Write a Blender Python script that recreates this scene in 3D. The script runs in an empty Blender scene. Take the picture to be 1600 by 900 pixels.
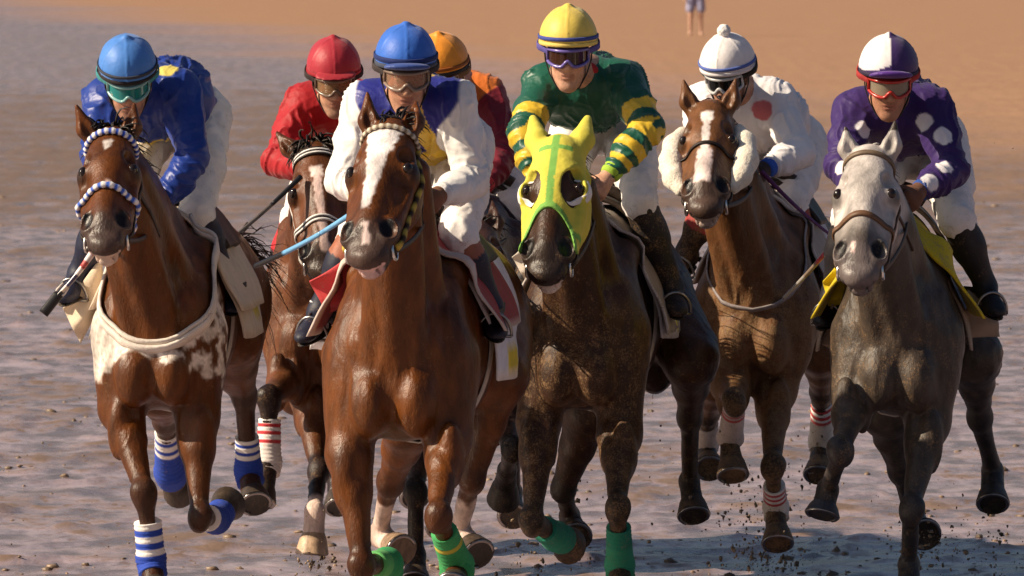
import bpy, math, random
import numpy as np

random.seed(7)
RNG = np.random.RandomState(11)
scene = bpy.context.scene
COL = scene.collection
R_ = math.radians

# ------------------------------------------------------------------ camera
F_PX, CAM_Z = 12600.0, 2.6                      # focal length in photo pixels (1600 wide)
PITCH = math.atan(575.0 / F_PX)
cam_d = bpy.data.cameras.new('camera')
cam_d.sensor_width = 36.0
cam_d.lens = F_PX / 1600.0 * 36.0
cam_d.clip_start, cam_d.clip_end = 0.5, 6000.0
cam_d.dof.use_dof = True
cam_d.dof.focus_distance = 29.3
cam_d.dof.aperture_fstop = 14.0
cam = bpy.data.objects.new('camera', cam_d)
cam.location = (0, 0, CAM_Z)
cam.rotation_euler = (math.pi / 2 - PITCH, 0, 0)
COL.objects.link(cam)
scene.camera = cam

# ------------------------------------------------------------------ sky and sun
SUN_AZ, SUN_EL = R_(192.0), R_(34.0)            # azimuth measured in the XY plane from +X
sun_to = np.array([math.cos(SUN_EL) * math.cos(SUN_AZ), math.cos(SUN_EL) * math.sin(SUN_AZ), math.sin(SUN_EL)])
world = bpy.data.worlds.new('World')
scene.world = world
world.use_nodes = True
wt = world.node_tree
for n in list(wt.nodes):
    wt.nodes.remove(n)
sky = wt.nodes.new('ShaderNodeTexSky')
sky.sky_type = 'NISHITA'
sky.sun_disc = False
sky.sun_elevation = SUN_EL
sky.sun_rotation = math.pi / 2 - SUN_AZ
sky.air_density, sky.dust_density, sky.ozone_density = 1.0, 3.0, 3.0
bgn = wt.nodes.new('ShaderNodeBackground')
bgn.inputs['Strength'].default_value = 0.05
won = wt.nodes.new('ShaderNodeOutputWorld')
wt.links.new(sky.outputs[0], bgn.inputs[0])
wt.links.new(bgn.outputs[0], won.inputs[0])
sun_d = bpy.data.lights.new('sun', 'SUN')
sun_d.energy, sun_d.angle, sun_d.color = 5.0, R_(0.53), (1.0, 0.84, 0.63)
sun = bpy.data.objects.new('sun', sun_d)
from mathutils import Vector, Matrix
sun.rotation_euler = Vector(sun_to).to_track_quat('Z', 'Y').to_euler()
COL.objects.link(sun)
scene.view_settings.view_transform = 'Standard'
scene.view_settings.look = 'None'
scene.view_settings.exposure = 0.45
scene.view_settings.gamma = 1.0
scene.cycles.max_bounces = 6
scene.cycles.transparent_max_bounces = 12

# ------------------------------------------------------------------ numpy helpers
def V3(*a):
    return np.array(a, dtype=np.float64)

def unit(v):
    v = np.asarray(v, dtype=np.float64)
    return v / (np.linalg.norm(v) + 1e-12)

def cross(a, b):
    return np.cross(a, b)

CAM = V3(0, 0, CAM_Z)
_cf = V3(0, math.cos(PITCH), -math.sin(PITCH))
_cu = V3(0, math.sin(PITCH), math.cos(PITCH))

def ray(px, py):
    return unit(_cf + V3(1, 0, 0) * ((px - 800.0) / F_PX) + _cu * ((450.0 - py) / F_PX))

def world_at(px, py, Y):
    d = ray(px, py)
    return CAM + d * (Y / d[1])

def ground_at(px, py):
    d = ray(px, py)
    return CAM + d * (CAM_Z / -d[2])

_g = np.random.RandomState(3).normal(size=(32, 32, 32, 3))
_T = (_g / np.linalg.norm(_g, axis=3)[..., None]).astype(np.float32)

def vnoise(p, scale):
    """gradient noise, about -1..1, at points p (N,3)"""
    q = np.asarray(p, dtype=np.float32) * scale
    i = np.floor(q).astype(np.int64)
    f = q - i
    w = f * f * f * (f * (f * 6 - 15) + 10)
    i &= 31
    out = 0
    for a in (0, 1):
        for b in (0, 1):
            for c in (0, 1):
                g = _T[(i[:, 0] + a) & 31, (i[:, 1] + b) & 31, (i[:, 2] + c) & 31]
                d = g[:, 0] * (f[:, 0] - a) + g[:, 1] * (f[:, 1] - b) + g[:, 2] * (f[:, 2] - c)
                out = out + d * (w[:, 0] if a else 1 - w[:, 0]) * (w[:, 1] if b else 1 - w[:, 1]) * (w[:, 2] if c else 1 - w[:, 2])
    return out * 1.5

def fbm(p, scale, oct=3):
    s, a, t = 0, 1.0, 0
    for o in range(oct):
        s = s + a * vnoise(np.asarray(p) + 17.3 * o, scale * 2.03 ** o)
        t += a
        a *= 0.5
    return s / t

def sstep(a, b, x):
    t = np.clip((x - a) / (b - a), 0, 1)
    return t * t * (3 - 2 * t)

def seg_dist(p, a, b):
    """distance of points to the segment a-b and the position along it"""
    ba = b - a
    h = np.clip(((p - a) @ ba) / (ba @ ba), 0, 1)
    return np.linalg.norm(p - a - h[:, None] * ba, axis=1), h

# ------------------------------------------------------------------ signed distance shapes
class SDF:
    def __init__(s):
        s.pr = []

    def ell(s, c, r, k=0.03, R=None, op='u'):
        c = np.asarray(c, dtype=np.float64)
        r = np.asarray(r, dtype=np.float64)
        if R is None:
            ext = r
            def fn(x, y, z):
                x, y, z = x - c[0], y - c[1], z - c[2]
                k0 = np.sqrt((x / r[0]) ** 2 + (y / r[1]) ** 2 + (z / r[2]) ** 2)
                k1 = np.sqrt((x / r[0] ** 2) ** 2 + (y / r[1] ** 2) ** 2 + (z / r[2] ** 2) ** 2) + 1e-6
                return k0 * (k0 - 1) / k1
        else:
            R = np.asarray(R, dtype=np.float64)     # rows are the axes
            ext = np.sqrt(((R * r[:, None]) ** 2).sum(0))
            def fn(x, y, z):
                x, y, z = x - c[0], y - c[1], z - c[2]
                q = [R[i, 0] * x + R[i, 1] * y + R[i, 2] * z for i in range(3)]
                k0 = np.sqrt((q[0] / r[0]) ** 2 + (q[1] / r[1]) ** 2 + (q[2] / r[2]) ** 2)
                k1 = np.sqrt((q[0] / r[0] ** 2) ** 2 + (q[1] / r[1] ** 2) ** 2 + (q[2] / r[2] ** 2) ** 2) + 1e-6
                return k0 * (k0 - 1) / k1
        s.pr.append((fn, c - ext, c + ext, k, op))

    def cone(s, a, b, ra, rb, k=0.03, op='u', flat=None):
        a = np.asarray(a, dtype=np.float64)
        b = np.asarray(b, dtype=np.float64)
        ba = b - a
        L2 = float(ba @ ba) + 1e-9
        if flat is not None:
            n, sc = unit(flat[0]), flat[1]
            g = 1.0 / sc - 1.0
            m = min(sc, 1.0)
            grow = max(sc, 1.0)
        else:
            n, g, m, grow = None, 0, 1.0, 1.0
        if n is not None:
            bap = ba + n * (g * float(ba @ n))
        else:
            bap = ba
        L2p = float(bap @ bap) + 1e-9
        def fn(x, y, z):
            x, y, z = x - a[0], y - a[1], z - a[2]
            if n is not None:
                q = (x * n[0] + y * n[1] + z * n[2]) * g
                x, y, z = x + n[0] * q, y + n[1] * q, z + n[2] * q
            h = np.clip((x * bap[0] + y * bap[1] + z * bap[2]) / L2p, 0, 1)
            return (np.sqrt((x - h * bap[0]) ** 2 + (y - h * bap[1]) ** 2 + (z - h * bap[2]) ** 2) - (ra + (rb - ra) * h)) * m
        lo = np.minimum(a - ra * grow, b - rb * grow)
        hi = np.maximum(a + ra * grow, b + rb * grow)
        s.pr.append((fn, lo, hi, k, op))

    def ball(s, c, r, k=0.02, op='u'):
        s.ell(c, (r, r, r), k, op=op)

    def half(s, p, n, lo, hi):
        """keep the side of the plane (p, n) that n points away from, inside the box lo-hi"""
        p = np.asarray(p, dtype=np.float64)
        n = unit(n)
        def fn(x, y, z):
            return -((x - p[0]) * n[0] + (y - p[1]) * n[1] + (z - p[2]) * n[2])
        s.pr.append((fn, np.asarray(lo), np.asarray(hi), 0.004, 's'))

    @staticmethod
    def mix(g, d, k, op):
        if op == 'u':
            h = np.maximum(k - np.abs(g - d), 0) / k
            return np.minimum(g, d) - h * h * (k * 0.25)
        h = np.maximum(k - np.abs(g + d), 0) / k
        return np.maximum(g, -d) + h * h * (k * 0.25)

    def bounds(s):
        U = [p for p in s.pr if p[4] == 'u']
        return np.min([p[1] for p in U], 0), np.max([p[2] for p in U], 0)

    def at(s, p):
        x, y, z = p[..., 0], p[..., 1], p[..., 2]
        g = np.full(x.shape, 0.4)
        for fn, lo, hi, k, op in s.pr:
            g = s.mix(g, fn(x, y, z), k, op)
        return g

    def grid(s, ax, ay, az):
        G = np.full((len(ax), len(ay), len(az)), 0.4, dtype=np.float32)
        A = (ax, ay, az)
        for fn, lo, hi, k, op in s.pr:
            mrg = k + 0.035
            sl = []
            for d in range(3):
                i0 = int(np.searchsorted(A[d], lo[d] - mrg))
                i1 = int(np.searchsorted(A[d], hi[d] + mrg))
                sl.append(slice(i0, i1))
            if any(q.stop - q.start < 1 for q in sl):
                continue
            x = A[0][sl[0]].astype(np.float32)[:, None, None]
            y = A[1][sl[1]].astype(np.float32)[None, :, None]
            z = A[2][sl[2]].astype(np.float32)[None, None, :]
            G[tuple(sl)] = s.mix(G[tuple(sl)], fn(x, y, z).astype(np.float32), np.float32(k), op)
        return G

    def march(s, p0, d, tmax=0.5, n=160, default=None):
        """first point along p0 + t d (from inside) where the surface is left"""
        p0, d = np.atleast_2d(p0), np.atleast_2d(d)
        d = d / np.linalg.norm(d, axis=1)[:, None]
        t = np.linspace(0, tmax, n)
        P = p0[:, None, :] + t[None, :, None] * d[:, None, :]
        g = s.at(P)
        out = np.argmax(g > 0, axis=1)
        out = np.where((g > 0).any(1), out, n - 1)
        out = np.maximum(out, 1)
        i = np.arange(len(p0))
        g0, g1 = g[i, out - 1], g[i, out]
        f = np.clip(np.where(g1 > g0, -g0 / (g1 - g0 + 1e-9), 0.5), 0, 1)
        tt = t[out - 1] + f * (t[1] - t[0])
        return p0 + tt[:, None] * d

def axis_samples(lo, hi, coarse, fine_ranges):
    """axis coordinates, fine inside the given (lo, hi, step) ranges"""
    out, x = [lo], lo
    while x < hi:
        st = coarse
        for a, b, f in fine_ranges:
            if a - f <= x <= b:
                st = min(st, f)
        x += st
        out.append(x)
    return np.array(out)

def surface_nets(G, ax, ay, az):
    S = G < 0
    n = np.array(G.shape) - 1
    c = np.zeros(tuple(n), dtype=np.uint8)
    for i in (0, 1):
        for j in (0, 1):
            for k in (0, 1):
                c += S[i:n[0] + i, j:n[1] + j, k:n[2] + k]
    act = (c > 0) & (c < 8)
    idx = np.argwhere(act)
    ids = np.full(tuple(n), -1, dtype=np.int32)
    ids[act] = np.arange(len(idx))
    acc = np.zeros((len(idx), 3))
    cnt = np.zeros(len(idx))
    corners = {}
    for i in (0, 1):
        for j in (0, 1):
            for k in (0, 1):
                corners[(i, j, k)] = G[idx[:, 0] + i, idx[:, 1] + j, idx[:, 2] + k]
    for c0, v0 in corners.items():
        for d in range(3):
            if c0[d] == 1:
                continue
            c1 = list(c0)
            c1[d] = 1
            v1 = corners[tuple(c1)]
            m = (v0 < 0) != (v1 < 0)
            t = np.where(m, v0 / np.where(m, v0 - v1, 1), 0)
            p = np.array(c0, dtype=float)[None, :].repeat(len(idx), 0)
            p[:, d] += t
            acc[m] += p[m]
            cnt[m] += 1
    f = acc / cnt[:, None]
    A = (ax, ay, az)
    P = np.stack([A[d][idx[:, d]] + (A[d][idx[:, d] + 1] - A[d][idx[:, d]]) * f[:, d] for d in range(3)], 1)
    quads = []
    for d in range(3):
        a, b = (d + 1) % 3, (d + 2) % 3
        s0 = [slice(None)] * 3
        s1 = [slice(None)] * 3
        s0[d], s1[d] = slice(0, -1), slice(1, None)
        for q in (a, b):
            s0[q] = slice(1, -1)
            s1[q] = slice(1, -1)
        S0, S1 = S[tuple(s0)], S[tuple(s1)]
        e = np.argwhere(S0 != S1)
        if not len(e):
            continue
        inside0 = S0[e[:, 0], e[:, 1], e[:, 2]]
        base = e.copy()
        base[:, a] += 1
        base[:, b] += 1
        def cell(da, db):
            q = base.copy()
            q[:, a] += da
            q[:, b] += db
            return ids[q[:, 0], q[:, 1], q[:, 2]]
        Q = np.stack([cell(-1, -1), cell(0, -1), cell(0, 0), cell(-1, 0)], 1)
        Q[~inside0] = Q[~inside0][:, ::-1]
        quads.append(Q)
    Q = np.concatenate(quads)
    Q = Q[(Q >= 0).all(1)]
    return P, Q

def relax(P, Q, it=2, f=0.5):
    e = np.concatenate([Q[:, [0, 1]], Q[:, [1, 2]], Q[:, [2, 3]], Q[:, [3, 0]]])
    n = len(P)
    cnt = np.bincount(e[:, 0], minlength=n) + np.bincount(e[:, 1], minlength=n)
    cnt = np.maximum(cnt, 1)
    for _ in range(it):
        M = np.stack([np.bincount(e[:, 0], P[e[:, 1], d], n) + np.bincount(e[:, 1], P[e[:, 0], d], n) for d in range(3)], 1) / cnt[:, None]
        P = P + f * (M - P)
    return P

def normals(P, Q):
    fn = np.cross(P[Q[:, 2]] - P[Q[:, 0]], P[Q[:, 3]] - P[Q[:, 1]])
    N = np.zeros_like(P)
    for i in range(4):
        for d in range(3):
            N[:, d] += np.bincount(Q[:, i], fn[:, d], len(P))
    return N / (np.linalg.norm(N, axis=1)[:, None] + 1e-12)

# ------------------------------------------------------------------ objects
def tag(o, label=None, cat=None, group=None, kind=None):
    if label: o['label'] = label
    if cat: o['category'] = cat
    if group: o['group'] = group
    if kind: o['kind'] = kind
    return o

def empty(name, loc, rz, label, cat, group=None):
    o = bpy.data.objects.new(name, None)
    o.empty_display_size = 0.2
    o.location = loc
    o.rotation_euler = (0, 0, rz)
    COL.objects.link(o)
    return tag(o, label, cat, group)

def link(name, me, mat, parent=None):
    o = bpy.data.objects.new(name, me)
    if mat is not None:
        me.materials.append(mat)
    COL.objects.link(o)
    if parent is not None:
        o.parent = parent
    return o

def quad_mesh(name, P, Q, col=None, smooth=True):
    me = bpy.data.meshes.new(name)
    nv, nf = len(P), len(Q)
    me.vertices.add(nv)
    me.vertices.foreach_set('co', np.ascontiguousarray(P, dtype=np.float32).ravel())
    me.loops.add(nf * 4)
    me.loops.foreach_set('vertex_index', np.ascontiguousarray(Q, dtype=np.int32).ravel())
    me.polygons.add(nf)
    me.polygons.foreach_set('loop_start', np.arange(0, nf * 4, 4, dtype=np.int32))
    me.polygons.foreach_set('use_smooth', np.full(nf, smooth, dtype=bool))
    me.update(calc_edges=True)
    if col is not None:
        set_col(me, col)
    return me

def set_col(me, col):
    col = np.asarray(col, dtype=np.float32)
    if col.shape[1] == 3:
        col = np.concatenate([col, np.zeros((len(col), 1), np.float32)], 1)
    a = me.color_attributes.new('Col', 'FLOAT_COLOR', 'POINT')
    a.data.foreach_set('color', np.ascontiguousarray(col).ravel())

def largest(P, Q):
    lab = np.arange(len(P))
    while True:
        m = lab[Q].min(1)
        new = lab.copy()
        for i in range(4): np.minimum.at(new, Q[:, i], m)
        new = new[new]
        if (new == lab).all(): break
        lab = new
    top = np.bincount(lab).argmax()
    keep = lab == top
    idx = np.cumsum(keep) - 1
    return P[keep], idx[Q[keep[Q[:, 0]]]]

def sdf_obj(name, s, mat, parent, coarse, fine=(), colfn=None, disp=None, it=1, one=False):
    """mesh of a signed distance shape; fine = list of (lo3, hi3, step) boxes; colfn(P, N) -> colours; disp(P, N) -> outward shift"""
    lo, hi = s.bounds()
    lo, hi = lo - 0.04, hi + 0.04
    A = [axis_samples(lo[d], hi[d], coarse, [(f[0][d], f[1][d], f[2]) for f in fine]) for d in range(3)]
    P, Q = surface_nets(s.grid(*A), *A)
    if one: P, Q = largest(P, Q)
    P = relax(P, Q, it, 0.5)
    N = normals(P, Q)
    P0 = P
    if disp is not None:
        P = P + N * disp(P, N)[:, None]
    c = colfn(P0, N) if colfn else None
    return link(name, quad_mesh(name, P, Q, c), mat, parent)

class MB:
    """collects shapes into one small mesh"""
    def __init__(s):
        s.v, s.f, s.c = [], [], []
        s.n = 0

    def add(s, V, F, col=(1, 1, 1)):
        V = np.asarray(V, dtype=float)
        s.v.append(V)
        s.f += [tuple(int(i) + s.n for i in f) for f in F]
        col = np.asarray(col, dtype=float)
        col = col if col.ndim == 2 else np.tile(col, (len(V), 1))
        s.c.append(col if col.shape[1] == 4 else np.concatenate([col, np.zeros((len(col), 1))], 1))
        s.n += len(V)
        return s

    def tube(s, pts, r, n=8, col=(1, 1, 1), flat=1.0, up=None, caps=True):
        """tube along pts with radius r (number or list); flat scales the second cross axis; col may be one per ring"""
        pts = np.asarray(pts, dtype=float)
        m = len(pts)
        r = np.full(m, r) if np.ndim(r) == 0 else np.asarray(r, dtype=float)
        tan = np.gradient(pts, axis=0)
        V = []
        u = unit(up) if up is not None else None
        last = None
        for i in range(m):
            t = unit(tan[i])
            if u is not None:
                ui = u if u.ndim == 1 else u[i]
            else:
                ui = last if last is not None else (V3(0, 0, 1) if abs(t[2]) < 0.9 else V3(1, 0, 0))
            a = unit(ui - t * (ui @ t))
            last = a
            b = cross(t, a)
            for k in range(n):
                th = 2 * math.pi * k / n
                V.append(pts[i] + r[i] * (math.cos(th) * b + math.sin(th) * a * flat))
        F = [(i * n + k, i * n + (k + 1) % n, (i + 1) * n + (k + 1) % n, (i + 1) * n + k) for i in range(m - 1) for k in range(n)]
        if caps:
            F.append(tuple(range(n))[::-1])
            F.append(tuple(range((m - 1) * n, m * n)))
        col = np.asarray(col, dtype=float)
        if col.ndim == 2:
            col = np.repeat(col, n, axis=0)
        return s.add(V, F, col)

    def strap(s, pts, nrm, w, th, col=(1, 1, 1), closed=False):
        """flat strap along pts; nrm = outward direction at each point"""
        pts, nrm = np.asarray(pts, float), np.asarray(nrm, float)
        m = len(pts)
        tan = (np.roll(pts, -1, 0) - np.roll(pts, 1, 0)) if closed else np.gradient(pts, axis=0)
        V = []
        for i in range(m):
            t = unit(tan[i])
            nn = unit(nrm[i] - t * (nrm[i] @ t))
            b = cross(t, nn)
            for du, dn in ((-1, 0), (-0.8, 1), (0.8, 1), (1, 0)):
                V.append(pts[i] + b * du * w / 2 + nn * dn * th)
        F = []
        rng = m if closed else m - 1
        for i in range(rng):
            j = (i + 1) % m
            for k in range(4):
                F.append((i * 4 + k, i * 4 + (k + 1) % 4, j * 4 + (k + 1) % 4, j * 4 + k))
        if not closed:
            F += [(3, 2, 1, 0), tuple((m - 1) * 4 + k for k in range(4))]
        col = np.asarray(col, dtype=float)
        if col.ndim == 2:
            col = np.repeat(col, 4, axis=0)
        return s.add(V, F, col)

    def sphere(s, c, r, n=12, col=(1, 1, 1), R=None):
        r = np.full(3, r) if np.ndim(r) == 0 else np.asarray(r, float)
        V, F = [], []
        m = n // 2
        for i in range(m + 1):
            ph = math.pi * i / m
            for k in range(n):
                th = 2 * math.pi * k / n
                V.append((math.sin(ph) * math.cos(th), math.sin(ph) * math.sin(th), math.cos(ph)))
        V = np.array(V) * r
        if R is not None:
            V = V @ np.asarray(R)
        V = V + np.asarray(c)
        for i in range(m):
            for k in range(n):
                F.append((i * n + k, (i + 1) * n + k, (i + 1) * n + (k + 1) % n, i * n + (k + 1) % n))
        return s.add(V, F, col)

    def sheet(s, G, th, col=(1, 1, 1), nrm=None):
        """G (a,b,3) grid of outer points, nrm outward directions: a cloth of thickness th"""
        a, b = G.shape[:2]
        V = np.concatenate([G.reshape(-1, 3), (G - nrm * th).reshape(-1, 3)])
        o = a * b
        F = []
        for i in range(a - 1):
            for j in range(b - 1):
                q = (i * b + j, i * b + j + 1, (i + 1) * b + j + 1, (i + 1) * b + j)
                F.append(q)
                F.append(tuple(x + o for x in q[::-1]))
        rim = [(0, j) for j in range(b)] + [(i, b - 1) for i in range(1, a)] + [(a - 1, j) for j in range(b - 2, -1, -1)] + [(i, 0) for i in range(a - 2, 0, -1)]
        rim = [i * b + j for i, j in rim]
        for x, y in zip(rim, rim[1:] + rim[:1]):
            F.append((x, x + o, y + o, y))
        col = np.asarray(col, dtype=float)
        if col.ndim == 3:
            col = np.concatenate([col.reshape(-1, col.shape[-1])] * 2)
        return s.add(V, F, col)

    def build(s, name, mat, parent=None, smooth=True):
        me = bpy.data.meshes.new(name)
        V = np.concatenate(s.v)
        me.from_pydata(V.tolist(), [], s.f)
        me.polygons.foreach_set('use_smooth', np.full(len(me.polygons), smooth, dtype=bool))
        me.update()
        set_col(me, np.concatenate(s.c))
        return link(name, me, mat, parent)

# ------------------------------------------------------------------ materials
def nt_new(name):
    m = bpy.data.materials.new(name)
    m.use_nodes = True
    t = m.node_tree
    return m, t, t.nodes['Principled BSDF']

def mth(t, op, a, b=None):
    n = t.nodes.new('ShaderNodeMath')
    n.operation = op
    for i, v in enumerate((a, b)):
        if v is None: continue
        if isinstance(v, (int, float)): n.inputs[i].default_value = v
        else: t.links.new(v, n.inputs[i])
    return n.outputs[0]

def noise(t, vec, scale, detail=3, rough=0.55):
    n = t.nodes.new('ShaderNodeTexNoise')
    n.inputs['Scale'].default_value = scale
    n.inputs['Detail'].default_value = detail
    n.inputs['Roughness'].default_value = rough
    if vec is not None: t.links.new(vec, n.inputs['Vector'])
    return n.outputs[0]

def mapping(t, src, sc):
    n = t.nodes.new('ShaderNodeMapping')
    n.inputs['Scale'].default_value = sc
    t.links.new(src, n.inputs['Vector'])
    return n.outputs[0]

def ramp(t, fac, lo, hi):
    n = t.nodes.new('ShaderNodeMapRange')
    n.inputs['From Min'].default_value, n.inputs['From Max'].default_value = lo, hi
    n.interpolation_type = 'SMOOTHSTEP'
    t.links.new(fac, n.inputs['Value'])
    return n.outputs[0]

def mixc(t, fac, a, b, blend='MIX'):
    n = t.nodes.new('ShaderNodeMix')
    n.data_type = 'RGBA'
    n.blend_type = blend
    for sock, v in ((n.inputs[0], fac), (n.inputs[6], a), (n.inputs[7], b)):
        if isinstance(v, (int, float)): sock.default_value = v
        elif isinstance(v, tuple): sock.default_value = v if len(v) == 4 else (*v, 1)
        else: t.links.new(v, sock)
    return n.outputs[2]

def bump(t, p, h, strength, dist):
    n = t.nodes.new('ShaderNodeBump')
    n.inputs['Strength'].default_value = strength
    n.inputs['Distance'].default_value = dist
    t.links.new(h, n.inputs['Height'])
    t.links.new(n.outputs[0], p.inputs['Normal'])

def attr_mat(name, rough=0.5, spec=0.5, nsc=30, namp=0.25, bsc=120, bdist=0.002, sheen=0.0, coat=0.0, stretch=(1, 1, 1), mud=None, metallic=0.0, rvar=0.0):
    """vertex-colour surface with fine mottling and relief; the colour's alpha says how muddy it is"""
    m, t, p = nt_new(name)
    a = t.nodes.new('ShaderNodeAttribute')
    a.attribute_name = 'Col'
    tc = t.nodes.new('ShaderNodeTexCoord').outputs['Object']
    v = mapping(t, tc, stretch)
    n1 = noise(t, v, nsc, 4)
    k = t.nodes.new('ShaderNodeMapRange')
    k.inputs['To Min'].default_value, k.inputs['To Max'].default_value = 1 - namp, 1 + namp
    k.inputs['From Min'].default_value, k.inputs['From Max'].default_value = 0.3, 0.7
    t.links.new(n1, k.inputs['Value'])
    cmb = t.nodes.new('ShaderNodeCombineColor')
    for i in range(3): t.links.new(k.outputs[0], cmb.inputs[i])
    c = mixc(t, 1.0, a.outputs['Color'], cmb.outputs[0], 'MULTIPLY')
    rg = rough
    if mud is not None:
        sp = noise(t, tc, 150, 3, 0.75)
        bl = noise(t, tc, 22, 4, 0.65)
        q = mth(t, 'ADD', mth(t, 'MULTIPLY', sp, 0.65), mth(t, 'MULTIPLY', bl, 0.45))
        q = mth(t, 'ADD', q, mth(t, 'MULTIPLY', a.outputs['Alpha'], 0.22))
        f = mth(t, 'MULTIPLY', ramp(t, q, 0.62, 0.84), mth(t, 'GREATER_THAN', a.outputs['Alpha'], 0.01))
        c = mixc(t, f, c, mud)
        rg = mth(t, 'ADD', mth(t, 'MULTIPLY', f, 0.35), rough)
        rg = mth(t, 'ADD', rg, mth(t, 'MULTIPLY', a.outputs['Alpha'], 0.12))
    if rvar:
        rg = mth(t, 'ADD', mth(t, 'MULTIPLY', mth(t, 'SUBTRACT', noise(t, mapping(t, tc, (1, 1, .5)), 7, 5, 0.65), 0.5), rvar), rg)
    t.links.new(c, p.inputs['Base Color'])
    if isinstance(rg, float): p.inputs['Roughness'].default_value = rg
    else: t.links.new(rg, p.inputs['Roughness'])
    p.inputs['Specular IOR Level'].default_value = spec
    p.inputs['Sheen Weight'].default_value = sheen
    p.inputs['Coat Weight'].default_value = coat
    p.inputs['Coat Roughness'].default_value = 0.25
    p.inputs['Metallic'].default_value = metallic
    b = noise(t, mapping(t, tc, stretch), bsc, 4, 0.6)
    bump(t, p, b, 0.6, bdist)
    return m

MUD = (0.24, 0.14, 0.066, 1)
M_coat = attr_mat('horse_coat', 0.38, 0.30, 18, 0.42, 95, 0.005, mud=MUD, stretch=(1, 1, 0.40), rvar=0.6)
M_hair = attr_mat('hair', 0.5, 0.35, 60, 0.4, 200, 0.001)
M_skin = attr_mat('skin', 0.58, 0.3, 55, 0.22, 160, 0.0022)
M_satin = attr_mat('satin_silk', 0.42, 0.4, 8, 0.10, 30, 0.004, sheen=0.08, stretch=(1, 1, .5))
M_nylon = attr_mat('nylon_silk', 0.58, 0.25, 8, 0.10, 30, 0.004, sheen=0.1, stretch=(1, 1, .5))
M_cloth = attr_mat('woven_cloth', 0.75, 0.25, 14, 0.10, 40, 0.004, sheen=0.05, mud=(0.30, 0.21, 0.13, 1))
M_leather = attr_mat('leather', 0.52, 0.35, 40, 0.2, 160, 0.001, mud=MUD)
M_hoof = attr_mat('hoof_horn', 0.45, 0.4, 50, 0.4, 90, 0.002, mud=MUD, stretch=(1, 1, 0.3))
M_fleece = attr_mat('fleece', 0.9, 0.1, 60, 0.12, 130, 0.008, sheen=0.3)
M_shell = attr_mat('silk_cap', 0.5, 0.35, 30, 0.08, 60, 0.002, sheen=0.2)
M_metal = attr_mat('steel', 0.3, 0.5, 60, 0.15, 100, 0.0005, metallic=1.0)
M_plastic = attr_mat('plastic', 0.25, 0.5, 60, 0.06, 100, 0.0003)

def eye_mat():
    m, t, p = nt_new('eye')
    p.inputs['Base Color'].default_value = (0.012, 0.006, 0.004, 1)
    p.inputs['Roughness'].default_value = 0.06
    return m
M_eye = eye_mat()

def lens_mat(name, tint, clear):
    m, t, p = nt_new(name)
    p.inputs['Base Color'].default_value = (*tint, 1)
    p.inputs['Roughness'].default_value = 0.07
    tr = t.nodes.new('ShaderNodeBsdfTransparent')
    tr.inputs[0].default_value = (*[min(1, x * 1.3 + 0.25) for x in tint], 1)
    mx = t.nodes.new('ShaderNodeMixShader')
    mx.inputs[0].default_value = clear
    t.links.new(p.outputs[0], mx.inputs[1])
    t.links.new(tr.outputs[0], mx.inputs[2])
    t.links.new(mx.outputs[0], t.nodes['Material Output'].inputs['Surface'])
    return m

# ------------------------------------------------------------------ ground
def ridge0(P, sc):
    return 1 - np.abs(vnoise(P, sc)) * 2

def ground_height(P):
    """relief of the trampled wet beach: low lumps, hoof marks, ripples"""
    q = P * np.array([1.0, 0.75, 1.0])
    a = fbm(q, 0.5, 2)
    b = fbm(q + 31, 2.3, 3)
    c = fbm(q + 77, 6.0, 3)
    e = np.maximum(ridge0(q * np.array([.7, 1, 1]), 3.1), 0) ** 3
    lump = sstep(0.02, 0.45, b + 0.45 * a)
    h = 0.026 * lump * (0.55 + 0.6 * c) + 0.012 * sstep(0.15, 0.5, c) * sstep(-0.3, 0.3, a) + 0.01 * a
    h += 0.012 * e + .010 * np.maximum(c, 0)
    d = np.abs(P[:, 1])
    return h * np.clip(1.25 - d / 160.0, 0.0, 1) * np.clip((60 - np.abs(P[:, 0])) / 30, 0, 1)

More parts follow.
